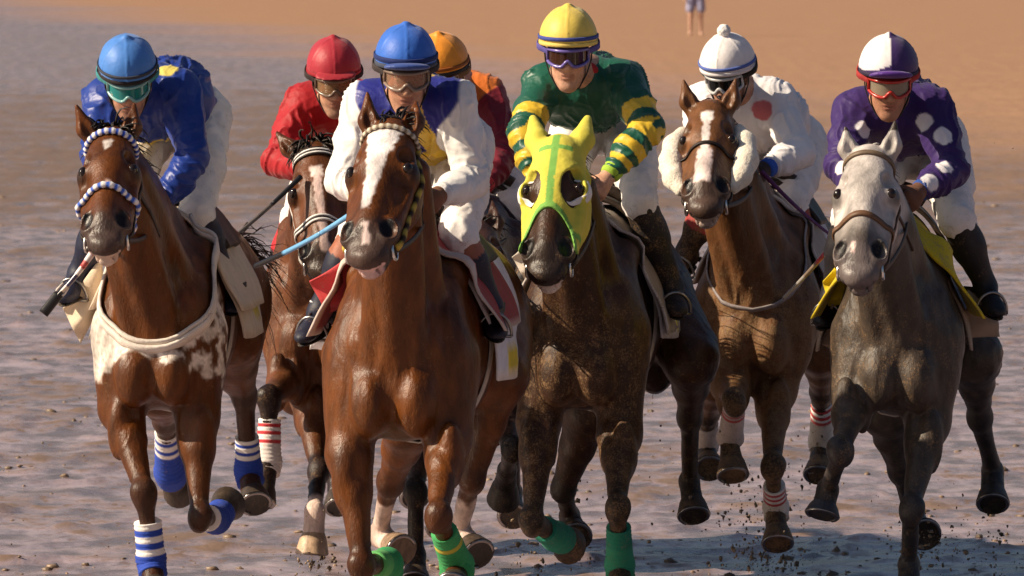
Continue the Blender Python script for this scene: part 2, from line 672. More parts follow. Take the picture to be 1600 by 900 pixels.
def build_ground():
    xs = np.concatenate([-np.geomspace(2500, 9.2, 30), np.arange(-9, 9.001, 0.055), np.geomspace(9.2, 2500, 30)])
    ys, y = [-400, -120, -40, -10, 0, 10, 18, 22], 24.0
    ys.append(y)
    while y < 3500:
        y += max(0.05, y * 0.0017) if y < 130 else y * 0.012
        ys.append(y)
    ys = np.array(ys, dtype=float)
    X, Y = np.meshgrid(xs, ys, indexing='ij')
    P = np.stack([X.ravel(), Y.ravel(), np.zeros(X.size)], 1)
    P[:, 2] = ground_height(P)
    n, m = X.shape
    i = np.arange(n * m).reshape(n, m)
    Q = np.stack([i[:-1, :-1].ravel(), i[1:, :-1].ravel(), i[1:, 1:].ravel(), i[:-1, 1:].ravel()], 1)
    m_, t, p = nt_new('wet_beach')
    pos = t.nodes.new('ShaderNodeNewGeometry').outputs['Position']
    sx = t.nodes.new('ShaderNodeSeparateXYZ')
    t.links.new(pos, sx.inputs[0])
    xx, yy, zz = sx.outputs
    big = noise(t, mapping(t, pos, (0.05, 0.10, 1)), 1.0, 4)
    med = noise(t, mapping(t, pos, (0.9, 0.55, 1)), 1.0, 5, 0.62)
    fine = noise(t, mapping(t, pos, (4.6, 2.4, 7)), 1.0, 4, 0.56)
    # dry sand high on the beach, reaching further down on the right
    s = mth(t, 'ADD', mth(t, 'ADD', yy, mth(t, 'MULTIPLY', xx, 7.5)), mth(t, 'MULTIPLY', big, 60))
    sand = ramp(t, s, 132, 200)
    # muddy belt between two sheets of standing water
    belt = mth(t, 'MULTIPLY', ramp(t, yy, 58, 78), mth(t, 'SUBTRACT', 1.0, ramp(t, yy, 105, 135)))
    mudk = mth(t, 'ADD', mth(t, 'MULTIPLY', med, 0.55), mth(t, 'MULTIPLY', fine, 0.62))
    mudk = mth(t, 'ADD', mudk, mth(t, 'MULTIPLY', belt, 0.13))
    mudk = mth(t, 'ADD', mudk, mth(t, 'MULTIPLY', zz, 3.0))
    fleck = noise(t, mapping(t, pos, (15, 8, 7)), 1.0, 2, 0.5)
    fleck = mth(t, 'MULTIPLY', ramp(t, fleck, 0.54, 0.68), ramp(t, med, 0.38, 0.58))
    mud = mth(t, 'MAXIMUM', ramp(t, mudk, 0.60, 0.76), fleck)
    film_sky_c = mixc(t, ramp(t, fine, 0.36, 0.64), (0.205, 0.148, 0.145, 1), (0.50, 0.385, 0.405, 1))  # pale lavender streaks: sky reflection on the water film, put into base colour
    mud_c = mixc(t, fine, (0.13, 0.085, 0.062, 1), (0.27, 0.175, 0.12, 1))
    sand_c = mixc(t, med, (0.34, 0.18, 0.095, 1), (0.41, 0.23, 0.13, 1))
    c = mixc(t, mud, film_sky_c, mud_c)
    c = mixc(t, sand, c, sand_c)
    t.links.new(c, p.inputs['Base Color'])
    r = mth(t, 'ADD', mth(t, 'MULTIPLY', mud, 0.30), 0.20)
    r = mth(t, 'ADD', r, mth(t, 'MULTIPLY', sand, 0.5))
    t.links.new(r, p.inputs['Roughness'])
    p.inputs['Specular IOR Level'].default_value = 0.4
    bump(t, p, mth(t, 'ADD', mth(t, 'MULTIPLY', fine, 0.9), med), 0.4, 0.05)
    o = link('ground', quad_mesh('ground', P, Q), m_)
    tag(o, 'wet trampled beach with water film and dry sand far behind', kind='structure')
build_ground()

# ------------------------------------------------------------------ horses
class Horse:
    def __init__(h, label, px, Yd, yaw, w, coat, seed, **kw):
        h.w, h.coat, h.seed = w, np.array(coat), seed
        h.a = R_(yaw)
        b = world_at(px, 450, Yd)
        h.base = V3(b[0], b[1], 0)
        ca, sa = math.cos(h.a), math.sin(h.a)
        h.R = np.array([[ca, -sa, 0], [sa, ca, 0], [0, 0, 1.0]])     # rows: local axes in the world
        h.o = h.R @ (CAM - h.base)
        h.root = empty('racehorse', h.base, -h.a, label, 'horse', 'horses racing across the beach')
        h.s = SDF()
        h.legs = []
        h.kw = kw

    def d(h, px, py):
        return h.R @ ray(px, py)

    def P(h, px, py, y):
        """the point seen at a pixel, y metres behind the horse's breast"""
        d = h.d(px, py)
        return h.o + d * ((y - h.o[1]) / d[1])

    def S(h, c, px, py, L, near):
        """the point seen at a pixel, L metres from joint c, nearer to or farther from the viewer"""
        d = h.d(px, py)
        oc = h.o - c
        b = d @ oc
        disc = b * b - (oc @ oc - L * L)
        if disc <= 0:
            q = h.o - d * b
            return c + unit(q - c) * L
        return h.o + d * (-b - math.sqrt(disc) if near else -b + math.sqrt(disc))

    def trunk(h):
        s, w = h.s, h.w
        s.ell((0, .66, 1.12), (.245 * w, .62, .355), .05)
        s.ell((0, .27, 1.12), (.222 * w, .30, .335), .07)
        s.ell((0, .12, .99), (.178 * w, .17, .19), .06)
        s.ell((0, 1.05, 1.22), (.22 * w, .40, .26), .08)
        s.ell((0, 1.30, 1.20), (.225 * w, .32, .29), .08)
        s.cone((0, .33, 1.41), (0, .95, 1.42), .075, .07, .09)
        for q in (-1, 1):
            s.ell((q * .078 * w, -.005, .93), (.073, .082, .118), .03)
            s.ell((q * .105 * w, .055, 1.05), (.075, .06, .12), .05)
            s.ell((q * .168 * w, .19, 1.05), (.080, .17, .25), .030)
            s.cone((q * .10 * w, .03, 1.14), (q * .15 * w, .30, 1.36), .05, .06, .04)
            s.cone((q * .160 * w, .05, 1.0), (q * .13 * w, .035, .86), .040, .034, .018)
            s.ell((q * .178 * w, .12, .97), (.052, .10, .14), .022)
            s.ell((q * .135 * w, 1.38, 1.08), (.125, .25, .30), .06)
        s.cone((0, -.105, 1.02), (0, -.095, .80), .012, .014, .022, 's')
        for q in (-1, 1):
            s.cone((q * .035, -.07, 1.10), (q * .13 * w, .045, 1.30), .010, .014, .025, 's')

    def neck(h, poll, lat):
        s = h.s
        n0 = V3(0, .28, 1.17)
        q1 = poll + V3(0, .14, -.13)
        mid = (n0 + q1) * .5 + V3(0, -.03, 0.03)
        nar = h.kw.get('neckw', .90)
        s.cone(n0, mid, .285, .20, .05, flat=((1, 0, 0), .50 * nar))
        s.cone(mid, q1, .20, .135, .04, flat=((1, 0, 0), .60 * nar))
        # crest, windpipe and the strap muscles at each side
        s.cone((0, .42, 1.43), q1 + V3(0, .05, .05), .07, .055, .05)
        s.cone((0, .02, 1.10), q1 + V3(0, -.085, -.07), .07, .06, .04)
        for q in (-1, 1):
            s.cone((q * .070, .02, 1.06), q1 + V3(q * .055, -.05, -.06), .050, .042, .020)
            s.cone((q * .11, .16, 1.22), q1 + V3(q * .075, .03, -.04), .05, .045, .03)
        h.neckline = (n0, mid, q1)

    def head(h, poll, muzzle, yaw, roll=0.0, L=.60, hw=1.05, ears=None):
        s = h.s
        Q = h.P(*poll)
        M = h.S(Q, *muzzle, L, True)
        t = unit(M - Q)
        L = np.linalg.norm(M - Q)
        l0 = V3(math.cos(R_(yaw)), -math.sin(R_(yaw)), 0) + V3(0, 0, roll)
        l = unit(l0 - t * (l0 @ t))
        n = cross(t, l)
        if n[1] > 0: n = -n
        k = L / .60
        h.hl, h.hn, h.ht, h.hq, h.hk, h.hw = l, n, t, Q, k, hw
        R = np.stack([l, n, t])
        def hp(a, b, c):
            return Q + l * (a * hw * k) + n * (b * k) + t * (c * k)
        h.hp = hp
        def E(c, r, kk=.02, op='u'):
            s.ell(hp(*c), np.array(r) * k * np.array([hw, 1, 1]), kk, R, op)
        def C(a, b, ra, rb, kk=.02, op='u', flat=None):
            s.cone(hp(*a), hp(*b), ra * k, rb * k, kk, op, flat)
        h.neck(Q, l)
        E((0, -.06, .05), (.082, .085, .10), .04)
        E((0, -.045, .16), (.100, .078, .125), .03)
        for q in (-1, 1):
            E((q * .086, -.052, .205), (.032, .048, .048), .02)
            E((q * .052, -.135, .215), (.052, .095, .125), .03)
            C((q * .088, -.072, .25), (q * .066, -.062, .385), .017, .010, .018)
            C((q * .045, -.165, .26), (q * .032, -.125, .47), .046, .036, .03)
            C((q * .052, -.07, .30), (q * .05, -.075, .46), .05, .042, .03)
        C((0, -.052, .20), (0, -.052, .46), .074, .060, .03)
        C((0, -.018, .20), (0, -.018, .45), .040, .034, .03)
        E((0, -.066, .485), (.068, .058, .085), .03)
        for q in (-1, 1):
            E((q * .060, -.040, .468), (.034, .038, .054), .018)
            E((q * .036, -.068, .54), (.032, .038, .042), .02)
        E((0, -.064, .562), (.048, .042, .040), .02)
        E((0, -.118, .555), (.042, .034, .040), .012)
        E((0, -.135, .51), (.046, .034, .05), .02)
        for q in (-1, 1):
            Rn = np.stack([unit(l + n * .55 * q), unit(n - l * .55 * q), t])
            s.ell(hp(q * .069, -.010, .474), np.array((.022, .036, .038)) * k, .008, Rn, 's')
            s.ell(hp(q * .056, -.004, .450), np.array((.015, .026, .024)) * k, .008, Rn, 's')
            E((q * .075, -.012, .155), (.020, .02, .026), .03, 's')
            E((q * .088, -.02, .30), (.012, .02, .06), .03, 's')
        E((0, -.098, .575), (.07, .05, .0045), .006, 's')
        h.sockets = []
        for i, q in enumerate((-1, 1)):
            if ears is None: break
            b0 = hp(q * .058, -.05, .012)
            tip = ears[i]
            tip = h.S(b0, tip[0], tip[1], (.155 if len(tip) < 3 else tip[2]) * k, False)
            ax = unit(tip - b0)
            md = b0 + (tip - b0) * .38 + l * (q * .008)
            s.cone(b0, md, .030 * k, .036 * k, .015)
            s.cone(md, tip, .036 * k, .007 * k, .012)
            h.ear_cut = getattr(h, 'ear_cut', []) + [len(s.pr)]
            s.cone(b0 + ax * .045 - V3(0, .042, 0) * k, b0 + (tip - b0) * .82 - V3(0, .030, 0) * k, .022 * k, .010 * k, .008, 's')
        h.ears = ears

    def front_leg(h, q, E, K, Fk, Hf, lift=0.0):
        """E = (px, py, y); K, Fk, Hf = (px, py, near?)"""
        s = h.s
        e = h.P(*E)
        k = h.S(e, K[0], K[1], K[3] if len(K) > 3 else .40, K[2])
        f = h.S(k, Fk[0], Fk[1], Fk[3] if len(Fk) > 3 else .26, Fk[2])
        t = h.S(f, Hf[0], Hf[1], Hf[3] if len(Hf) > 3 else .165, Hf[2])
        sh = V3(q * .155 * h.w, .15, 1.08)
        back = unit(cross(cross(f - k, V3(1, 0, 0)), f - k) + 1e-6)
        dirk = unit(k - e)
        s.cone(sh, e, .11, .080, .05)
        m1 = e + (k - e) * .35
        s.cone(e, m1, .077, .060, .035)
        s.cone(m1, k - dirk * .06, .058, .037, .025)
        s.ell(e + (k - e) * .22 + V3(q * .022, -.035, 0), (.045, .045, .12), .015, None)
        s.ell(e + (k - e) * .18 + V3(-q * .04, -.01, 0), (.036, .045, .10), .015, None)
        s.ell(k, (.047, .050, .062), .02)
        s.ell(k + V3(q * .02, -.012, .012), (.03, .035, .035), .018)
        s.cone(k, f, .034, .028, .022)
        bk = unit(e - k) * -1
        cb = unit((f - k) - bk * ((f - k) @ bk)) if np.linalg.norm(np.cross(unit(f - k), bk)) > .25 else V3(0, 1, 0)
        ten = V3(0, 1, 0) if abs(unit(f - k)[2]) > .6 else V3(0, 0, -1) * 0 + V3(0, .3, 1)
        s.cone(k + ten * .022 + (f - k) * .1, f + ten * .016, .020, .021, .015)
        s.ell(f, (.038, .041, .041), .016)
        pe = f + (t - f) * .5
        s.cone(f, pe, .038, .044, .018)
        h.legs.append(dict(kind='front', q=q, e=e, k=k, f=f, t=t))
        return h.legs[-1]

    def hind_leg(h, q, St, Hk, Fk, Hf):
        s = h.s
        st = h.P(*St)
        hk = h.S(st, Hk[0], Hk[1], Hk[3] if len(Hk) > 3 else .40, Hk[2])
        f = h.S(hk, Fk[0], Fk[1], Fk[3] if len(Fk) > 3 else .34, Fk[2])
        t = h.S(f, Hf[0], Hf[1], .165, Hf[2])
        hip = V3(q * .125 * h.w, 1.33, 1.16)
        s.cone(hip, st, .16, .098, .06)
        s.cone(hip + V3(0, .16, -.05), st + V3(0, .10, .03), .13, .085, .06)
        m1 = st + (hk - st) * .45
        s.cone(st, m1, .092, .068, .05)
        s.cone(m1, hk, .064, .044, .03)
        s.cone(hk - unit(hk - st) * .09 + V3(0, .045, .0), hk + V3(0, .03, .0) + unit(f - hk) * .03, .030, .032, .03)
        s.ell(hk, (.047, .060, .062), .025)
        s.cone(hk, f, .038, .030, .022)
        s.cone(hk + V3(0, .022, 0) + (f - hk) * .15, f + V3(0, .015, 0), .024, .024, .018)
        s.ell(f, (.039, .042, .042), .016)
        pe = f + (t - f) * .5
        s.cone(f, pe, .038, .044, .018)
        h.legs.append(dict(kind='hind', q=q, e=st, k=hk, f=f, t=t))
        return h.legs[-1]

    # ---- skin colours that belong to the coat
    def colour(h, P, N):
        kw = h.kw
        c = np.tile(h.coat, (len(P), 1))
        nz = fbm(P + h.seed, 5, 3)
        nf = fbm(P + h.seed, 22, 2)
        c *= (1 + .22 * nz)[:, None]
        pts = np.array(kw.get('points', (.012, .008, .007)))
        mudv = np.zeros(len(P))
        if kw.get('dapple'):
            dp = sstep(.0, .45, vnoise(P + 5, 17)) * sstep(.55, .8, P[:, 1] + .3 * P[:, 2])
            c *= (1 + .5 * dp)[:, None]
        for g in h.legs:
            dl, hh = seg_dist(P, g['k'], g['f'])
            dl2, _ = seg_dist(P, g['f'], g['t'])
            m = np.maximum(1 - sstep(.07, .10, dl), 1 - sstep(.08, .11, dl2))
            du, hu = seg_dist(P, g['e'], g['k'])
            m = np.maximum(m, (1 - sstep(.09, .12, du)) * sstep(.62, 1.0, hu + .12 * nf) * .85) * kw.get('point_amt', 1.0)
            c = c * (1 - m[:, None]) + pts * m[:, None] * (1 + .3 * nf[:, None])
            ml = np.maximum(1 - sstep(.10, .15, dl), 1 - sstep(.08, .11, dl2))
            ml = np.maximum(ml, (1 - sstep(.12, .16, du)) * .7)
            mudv = np.maximum(mudv, ml * (.55 + .45 * nz))
            if g.get('sock') is not None:
                s0 = g['sock']
                m = ((1 - sstep(.06, .075, dl)) * sstep(s0 - .06, s0 + .06, hh + .10 * nf))
                m = np.maximum(m, 1 - sstep(.065, .08, dl2))
                c = c * (1 - m[:, None]) + np.array((.62, .47, .40)) * m[:, None] * (1 + .15 * nf[:, None])
        # chest is muddier than the back
        mudv = np.maximum(mudv, sstep(.75, .1, P[:, 1]) * sstep(1.5, 1.0, P[:, 2]) * .9)
        mudv = mudv * kw.get('mud', .12)
        # head
        r = P - h.hq
        a, b, t = r @ h.hl / (h.hw * h.hk), r @ h.hn / h.hk, r @ h.ht / h.hk
        hd = sstep(.30, .24, np.sqrt(a ** 2 + (b + .07) ** 2 + (np.maximum(t - .35, 0)) ** 2 + np.minimum(t + .04, 0) ** 2)) * (t > -.06)
        mz = hd * sstep(.40, .50, t + .03 * nf)
        c = c * (1 - mz[:, None]) + np.array(kw.get('muzzle', (.035, .022, .018))) * mz[:, None]
        if kw.get('face') is not None:
            m = hd * sstep(.46, .30, t + .05 * nz) * .9
            c = c * (1 - m[:, None]) + np.array(kw['face']) * m[:, None] * (1 + .25 * nz[:, None] + .25 * nf[:, None])
        for q in (-1, 1):
            dn = np.sqrt(((a - q * .066) / .85) ** 2 + (b + .012) ** 2 + ((t - .468) * .72) ** 2)
            m = (1 - sstep(.026, .036, dn)) * hd
            c = c * (1 - m[:, None]) + np.array((.006, .004, .004)) * m[:, None]
            de = np.sqrt(((a - q * .10)) ** 2 + (b + .04) ** 2 + ((t - .207)) ** 2)
            m = (1 - sstep(.022, .045, de)) * hd * .75
            c = c * (1 - m[:, None]) + np.array((.012, .008, .007)) * m[:, None]
        jag = .008 * nf + .006 * vnoise(P, 60)
        for (t0, t1, a0, a1, w0, w1, wc) in kw.get('blaze', ()):
            f = np.clip((t - t0) / (t1 - t0), 0, 1)
            wid = w0 + (w1 - w0) * f
            m = hd * (b > -.075) * sstep(wid + .005, wid - .005, np.abs(a - (a0 + (a1 - a0) * f)) + jag) * sstep(t0 - .012, t0 + .006, t + jag) * sstep(t1 + .012, t1 - .006, t + jag)
            c = c * (1 - m[:, None]) + np.array(wc) * m[:, None]
        lp = kw.get('lip')
        if lp is not None:
            m = hd * (b < -.075) * sstep(.545, .565, t + .01 * nf) * (np.abs(a) < .055)
            c = c * (1 - m[:, None]) + np.array(lp) * m[:, None]
        if kw.get('foam'):
            z = P[:, 2]
            lo = 1.05 + .07 * vnoise(P, 10) - .80 * np.maximum(np.abs(P[:, 0]) - .07, 0) + .06 * nf
            lo = lo - .04
            m = sstep(lo - .012, lo + .02, z) * sstep(.005, -.02, z - (1.40 - 1.033 * (.30 - P[:, 1]))) * (P[:, 1] < .40)
            rt = sstep(-.03, .05, P[:, 0])
            m = m * np.clip(sstep(-.08, .16, fbm(P, 20, 4) + .42 - .28 * rt) * (.9 + .5 * vnoise(P, 75)), 0, 1)
            c = c * (1 - m[:, None]) + np.array((.74, .66, .58)) * m[:, None]
        return np.concatenate([np.clip(c, .002, 1), np.clip(mudv, 0, 1)[:, None]], 1)

    def body(h):
        hc = h.hp(0, -.06, .28)
        lo, hi = hc - np.array([.17, .30, .34]), hc + np.array([.17, .32, .34])
        f = [(lo, hi, .0055)]
        if h.ears is not None: f = [(lo, hi + np.array([0, 0, .08]), .0055)]
        def disp(P, N):
            r = P - h.hq
            far = sstep(.45, .75, np.linalg.norm(r - h.ht * .3, axis=1))
            q = P + h.seed
            v = vnoise(q, 8) + .5 * vnoise(q * np.array([1, 1, .5]), 15)
            vein = np.exp(-(v / .07) ** 2) * np.clip(vnoise(q + 40, 5) * 2, 0, 1)
            st = 1 - np.abs(vnoise(q * np.array([1.0, .8, .32]), 21)) * 2
            tor = sstep(.0, .25, P[:, 2] - .72)
            return far * (.007 * fbm(q * np.array([1, 1, .6]), 8, 2) + .0035 * vein + .0035 * st * tor)
        o = sdf_obj('body', h.s, M_coat, h.root, .0105, f, h.colour, disp, 1)
        # eyes
        for q in (-1, 1):
            p0 = h.hp(q * .03, -.045, .207)
            dr = unit(h.hl * q + h.hn * .45)
            hit = h.s.march(p0, dr, .2)[0]
            mb = MB().sphere(hit - dr * .0135 * h.hk, np.array([.019, .019, .022]) * h.hk, 16, (.02, .01, .006))
            mb.build('eye', M_eye, h.root)
        # hooves
        for g in h.legs:
            f0 = g['f'] + (g['t'] - g['f']) * .42
            ax = unit(g['t'] - g['f'])
            ln = np.linalg.norm(g['t'] - f0)
            toe = V3(0, -1, 0) - ax * (V3(0, -1, 0) @ ax)
            if np.linalg.norm(toe) < .3: toe = V3(0, 0, 1) - ax * ax[2]
            toe = unit(toe)
            if g['kind'] == 'front' and ax[1] > .3: toe = unit(V3(0, 0, -1) - ax * (-ax[2]) + V3(0, -.3, 0) - ax * (-.3 * ax[1]))
            sd = cross(ax, toe)
            mb = MB()
            V, F = [], []
            prof = [(.10, .043), (.30, .050), (.38, .053), (.60, .058), (.97, .066), (1.0, .064), (.99, .054), (.93, .040)]
            n = 18
            hc_ = g.get('hoofc', h.kw.get('hoof', (.05, .035, .025)))
            cs = []
            for i, (u, r) in enumerate(prof):
                for k in range(n):
                    th = 2 * math.pi * k / n
                    V.append(f0 + ax * ln * u + (sd * math.sin(th) + toe * (math.cos(th) * 1.08 + .28 * u - .10)) * r)
                    cs.append(np.array(hc_) * (.5 if i > 4 else 1 if i > 1 else .7))
            for i in range(len(prof) - 1):
                for k in range(n):
                    F.append((i * n + k, i * n + (k + 1) % n, (i + 1) * n + (k + 1) % n, (i + 1) * n + k))
            F.append(tuple(range((len(prof) - 1) * n, len(prof) * n)))
            cs = np.concatenate([np.array(cs), np.full((len(cs), 1), h.kw.get('mud', .12))], 1)
            ho = mb.add(V, F, cs).build('hoof', M_hoof, h.root)
            ho.data.set_sharp_from_angle(angle=R_(38))
            arc = [f0 + ax * ln * 1.0 + (sd * math.sin(x) + toe * (math.cos(x) * 1.08 + .18)) * .057 for x in np.linspace(-2.35, 2.35, 21)]
            MB().tube(arc, .0075, 6, (.30, .28, .27), flat=.7, up=ax).build('horseshoe', M_metal, ho)

    def bandage(h, g, u0, u1, bands, r0=.046, r1=.050, name='leg_bandage', over=True):
        """wrap round the cannon from u0 to u1 of knee..fetlock; bands = [(until u, colour)]"""
        k, f, t = g['k'], g['f'], g['t']
        pts, rad, cl = [], [], []
        n = 44
        for i in range(n + 1):
            u = u0 + (u1 - u0) * i / n
            p = k + (f - k) * min(u, 1.0) + (unit(t - f) * (u - 1) * np.linalg.norm(f - k) if u > 1 else 0)
            c = next(cc for b, cc in bands if u <= b + 1e-6)
            s = (u - u0) / (u1 - u0)
            r = r0 + .004 + (r1 - r0) * s + .0015 * math.sin(i * 1.9) + (.006 * math.exp(-((u - .93) / .09) ** 2))
            pts.append(p); rad.append(r); cl.append((*c, .35 * h.kw.get('mud', .12)))
        pts = [pts[0]] + pts + [pts[-1]]
        rad = [rad[0] - .012] + rad + [rad[-1] - .012]
        cl = [cl[0]] + cl + [cl[-1]]
        pts = np.array(pts)
        pts = pts + V3(0, .012, 0)
        MB().tube(pts, rad, 18, cl).build(name, M_cloth, h.root)

    # ---- tack
    def head_loop(h, tfun, th0, th1, n, off=.003, c0=(0, -.08), closed=False, tilt=0.0):
        th = np.linspace(R_(th0), R_(th1), n, endpoint=not closed)
        p0 = np.array([h.hp(0, c0[1], tfun(x)) for x in th])
        d = np.array([h.hl * math.cos(x) + h.hn * math.sin(x) + h.ht * tilt for x in th])
        hit = h.s.march(p0, d, .3)
        dn = d / np.linalg.norm(d, axis=1)[:, None]
        return hit + dn * off, dn

    def bridle(h, style):
        """style: brow, nose = (colours, width, braided?), leather colour"""
        root = h.root
        lc = style.get('leather', (.022, .012, .009))
        br = bpy.data.objects.new('bridle', None)
        COL.objects.link(br)
        br.parent = root
        h.br = br
        def band(name, pts, nr, st, closed=False):
            cols, w, braid = st
            n = len(pts)
            mb = MB()
            if braid:
                cl = np.array([cols[(i // 2) % len(cols)] for i in range(n)])
                r = w / 2 * (1 + .16 * np.sin(np.arange(n) * math.pi / 2 * 1.0))
                P_, N_ = (np.concatenate([pts, pts[:1]]), np.concatenate([nr, nr[:1]])) if closed else (pts, nr)
                if closed: r, cl = np.append(r, r[0]), np.concatenate([cl, cl[:1]])
                mb.tube(P_ + N_ * w * .25, r, 8, cl, flat=.75, up=N_)
            elif len(cols) > 1:
                k = len(cols)
                tan = np.gradient(pts, axis=0)
                sd = np.array([unit(cross(a, b)) for a, b in zip(tan, nr)])
                for j, c in enumerate(cols):
                    mb.strap(pts + sd * ((j - (k - 1) / 2) * w / k), nr, w / k * .98, .006, c, closed)
            else:
                mb.strap(pts, nr, w, .006, cols[0], closed)
            return mb.build(name, M_leather if not braid else M_cloth, br)
        if 'brow' in style:
            p, nr = h.head_loop(lambda x: .055 - .012 * math.sin(x), -8, 188, 64)
            band('browband', p, nr, style['brow'])
        if 'nose' in style:
            nt = style.get('nose_t', .375)
            p, nr = h.head_loop(lambda x: nt + .03 * (1 - math.sin(x)) * .6, 0, 360, 96, closed=True)
            band('noseband', p, nr, style['nose'], True)
        lst = ((lc,), .017, False)
        for q in (-1, 1):
            t = np.linspace(.05, .50, 30)
            p0 = np.array([h.hp(0, -.085 - .02 * math.sin(x * 6), x) for x in t])
            d = np.tile(h.hl * q + h.hn * .02, (30, 1))
            hit = h.s.march(p0, d, .3)
            dn = d / np.linalg.norm(d, axis=1)[:, None]
            band('cheek_strap', hit + dn * .003, dn, style.get('cheek', lst))
            # bit ring
            rc = h.s.march(h.hp(0, -.095, .505), h.hl * q, .25)[0] + h.hl * q * .008
            th = np.linspace(0, 2 * math.pi, 21)
            u = unit(h.ht + h.hl * q * .1)
            v = unit(h.hn)
            MB().tube([rc + (u * math.cos(x) + v * math.sin(x)) * .030 for x in th], .0055, 8, (.75, .72, .68), caps=False).build('bit_ring', M_metal, br)
            if q == -1: h.bitL = rc
            else: h.bitR = rc
        # poll strap and throat strap
        p, nr = h.head_loop(lambda x: .04 + .0 * x, 0, 180, 30, tilt=0, c0=(0, -.09))
        th = np.linspace(0, math.pi, 30)
        p0 = np.tile(h.hp(0, -.10, .03), (30, 1))
        d = np.array([h.hl * math.cos(x) - (h.ht * .8 + h.hn * .35) * math.sin(x) for x in th])
        hit = h.s.march(p0, d, .3)
        dn = d / np.linalg.norm(d, axis=1)[:, None]
        band('headpiece', hit + dn * .003, dn, lst)
        th = np.linspace(math.pi, 2 * math.pi, 30)
        p0 = np.tile(h.hp(0, -.10, .10), (30, 1))
        d = np.array([h.hl * math.cos(x) + (h.hn - h.ht * .05) * math.sin(x) for x in th])
        hit = h.s.march(p0, d, .35)
        dn = d / np.linalg.norm(d, axis=1)[:, None]
        band('throat_strap', hit + dn * .003, dn, lst)

    def reins(h, hands, col=(.05, .03, .02)):
        for q, hd in zip((-1, 1), hands):
            b = h.bitL if q == -1 else h.bitR
            n = 24
            u = np.linspace(0, 1, n)[:, None]
            mid = (b + hd) / 2 + V3(q * .05, 0, -.04)
            p = (1 - u) ** 2 * b + 2 * u * (1 - u) * mid + u ** 2 * hd
            nr = np.tile(V3(q, 0, .2), (n, 1))
            MB().strap(p, nr, .019, .004, col).build('rein', M_leather, h.br)

    def forelock(h, n=110, ln=.10, up=.5, col=(.012, .008, .007)):
        rs = np.random.RandomState(h.seed)
        mb = MB()
        for i in range(n):
            a = rs.uniform(-.045, .045)
            p = h.hp(a, -.045 + rs.uniform(-.03, .02), -.035 + rs.uniform(-.02, .03))
            v = h.hl * (a * 7 + rs.normal(0, .35)) + h.hn * rs.uniform(.1, .9) - h.ht * up * rs.uniform(.3, 1.2)
            v = unit(v)
            L = ln * rs.uniform(.6, 1.25)
            pts = [p]
            for k in range(5):
                v = unit(v + V3(0, 0, -.42) + rs.normal(0, .22, 3) + V3(.08, 0, 0))
                pts.append(pts[-1] + v * L / 5)
            mb.tube(pts, np.array([.007, .009, .008, .006, .004, .001]), 4, np.array(col) * rs.uniform(.6, 1.8), flat=.5)
        mb.build('forelock', M_hair, h.root)

    def mane(h, n=200, col=(.012, .008, .007), side=1):
        rs = np.random.RandomState(h.seed + 5)
        mb = MB()
        a, b = V3(0, .46, 1.47), h.neckline[2] + V3(0, .07, .10)
        for i in range(n):
            u = rs.rand()
            p = a + (b - a) * u + V3(0, -.02, .0)
            v = unit(V3(side * rs.uniform(.2, 1.2), rs.uniform(.2, .9), rs.uniform(-.1, .6)))
            L = rs.uniform(.05, .13)
            pts = [p]
            for k in range(5):
                v = unit(v + V3(.05 * side, .08, -.30) + rs.normal(0, .1, 3))
                pts.append(pts[-1] + v * L / 5)
            mb.tube(pts, np.array([.006, .006, .005, .004, .003, .001]), 4, np.array(col) * rs.uniform(.6, 1.8), flat=.5)
        mb.build('mane', M_hair, h.root)

    def tail(h, to=(.12, 2.05, 1.05), n=170, col=(.012, .008, .007)):
        rs = np.random.RandomState(h.seed + 9)
        mb = MB()
        a = V3(0, 1.58, 1.32)
        b = np.array(to)
        for i in range(n):
            p = a + rs.normal(0, .018, 3)
            e = b + rs.normal(0, 1, 3) * np.array([.06, .12, .10])
            m = (a + b) / 2 + V3(0, .08, .16) + rs.normal(0, .03, 3)
            u = np.linspace(0, 1, 9)[:, None]
            pts = (1 - u) ** 2 * p + 2 * u * (1 - u) * m + u ** 2 * e
            pts[3:] += rs.normal(0, .008, (6, 3))
            mb.tube(pts, np.array([.006, .006, .006, .005, .005, .004, .003, .002, .001]), 4, np.array(col) * rs.uniform(.6, 2.0), flat=.6)
        mb.build('tail', M_hair, h.root)

    def drape(h, name, y0, y1, ph0, ph1, off, flare, colfn, th=.010, n=28, mat=None, slant=0.0, parent=None, wav=.006, front=0.0):
        """cloth lying over the back from angle ph0 to ph1 (0 = straight up, + = viewer's right)"""
        m = 34
        u = np.linspace(0, 1, n)
        v = np.linspace(0, 1, m)
        G = np.zeros((n, m, 3)); Nn = np.zeros((n, m, 3)); C = np.zeros((n, m, 4))
        p0, d, pars = [], [], []
        for i in range(n):
            for j in range(m):
                ph = R_(ph0 + (ph1 - ph0) * v[j])
                y = y0 + (y1 - y0) * u[i] + slant * abs(math.sin(ph)) ** 2
                p0.append((0, y, 1.16)); d.append((math.sin(ph), 0, math.cos(ph)))
                pars.append((u[i], v[j], ph))
        p0, d = np.array(p0), np.array(d)
        hit = h.drape_sdf.march(p0, d, .6, 120)
        k = np.array(pars)
        edge = np.abs(k[:, 2]) / max(abs(R_(ph0)), abs(R_(ph1)))
        o = off + flare * np.maximum(edge - .35, 0) ** 2 / .42 + front * (1 - k[:, 0]) ** 2 * np.maximum(edge - .3, 0)
        o = o + wav * (np.sin(k[:, 0] * 9 + k[:, 2] * 3 + h.seed) + np.sin(k[:, 0] * 4 - k[:, 2] * 7)) * np.maximum(edge - .2, 0)
        # side hits follow the trunk, so the cloth hangs on it
        G = (hit + d * o[:, None]).reshape(n, m, 3)
        C = np.array([colfn(a, b, c) for a, b, c in pars]).reshape(n, m, -1)
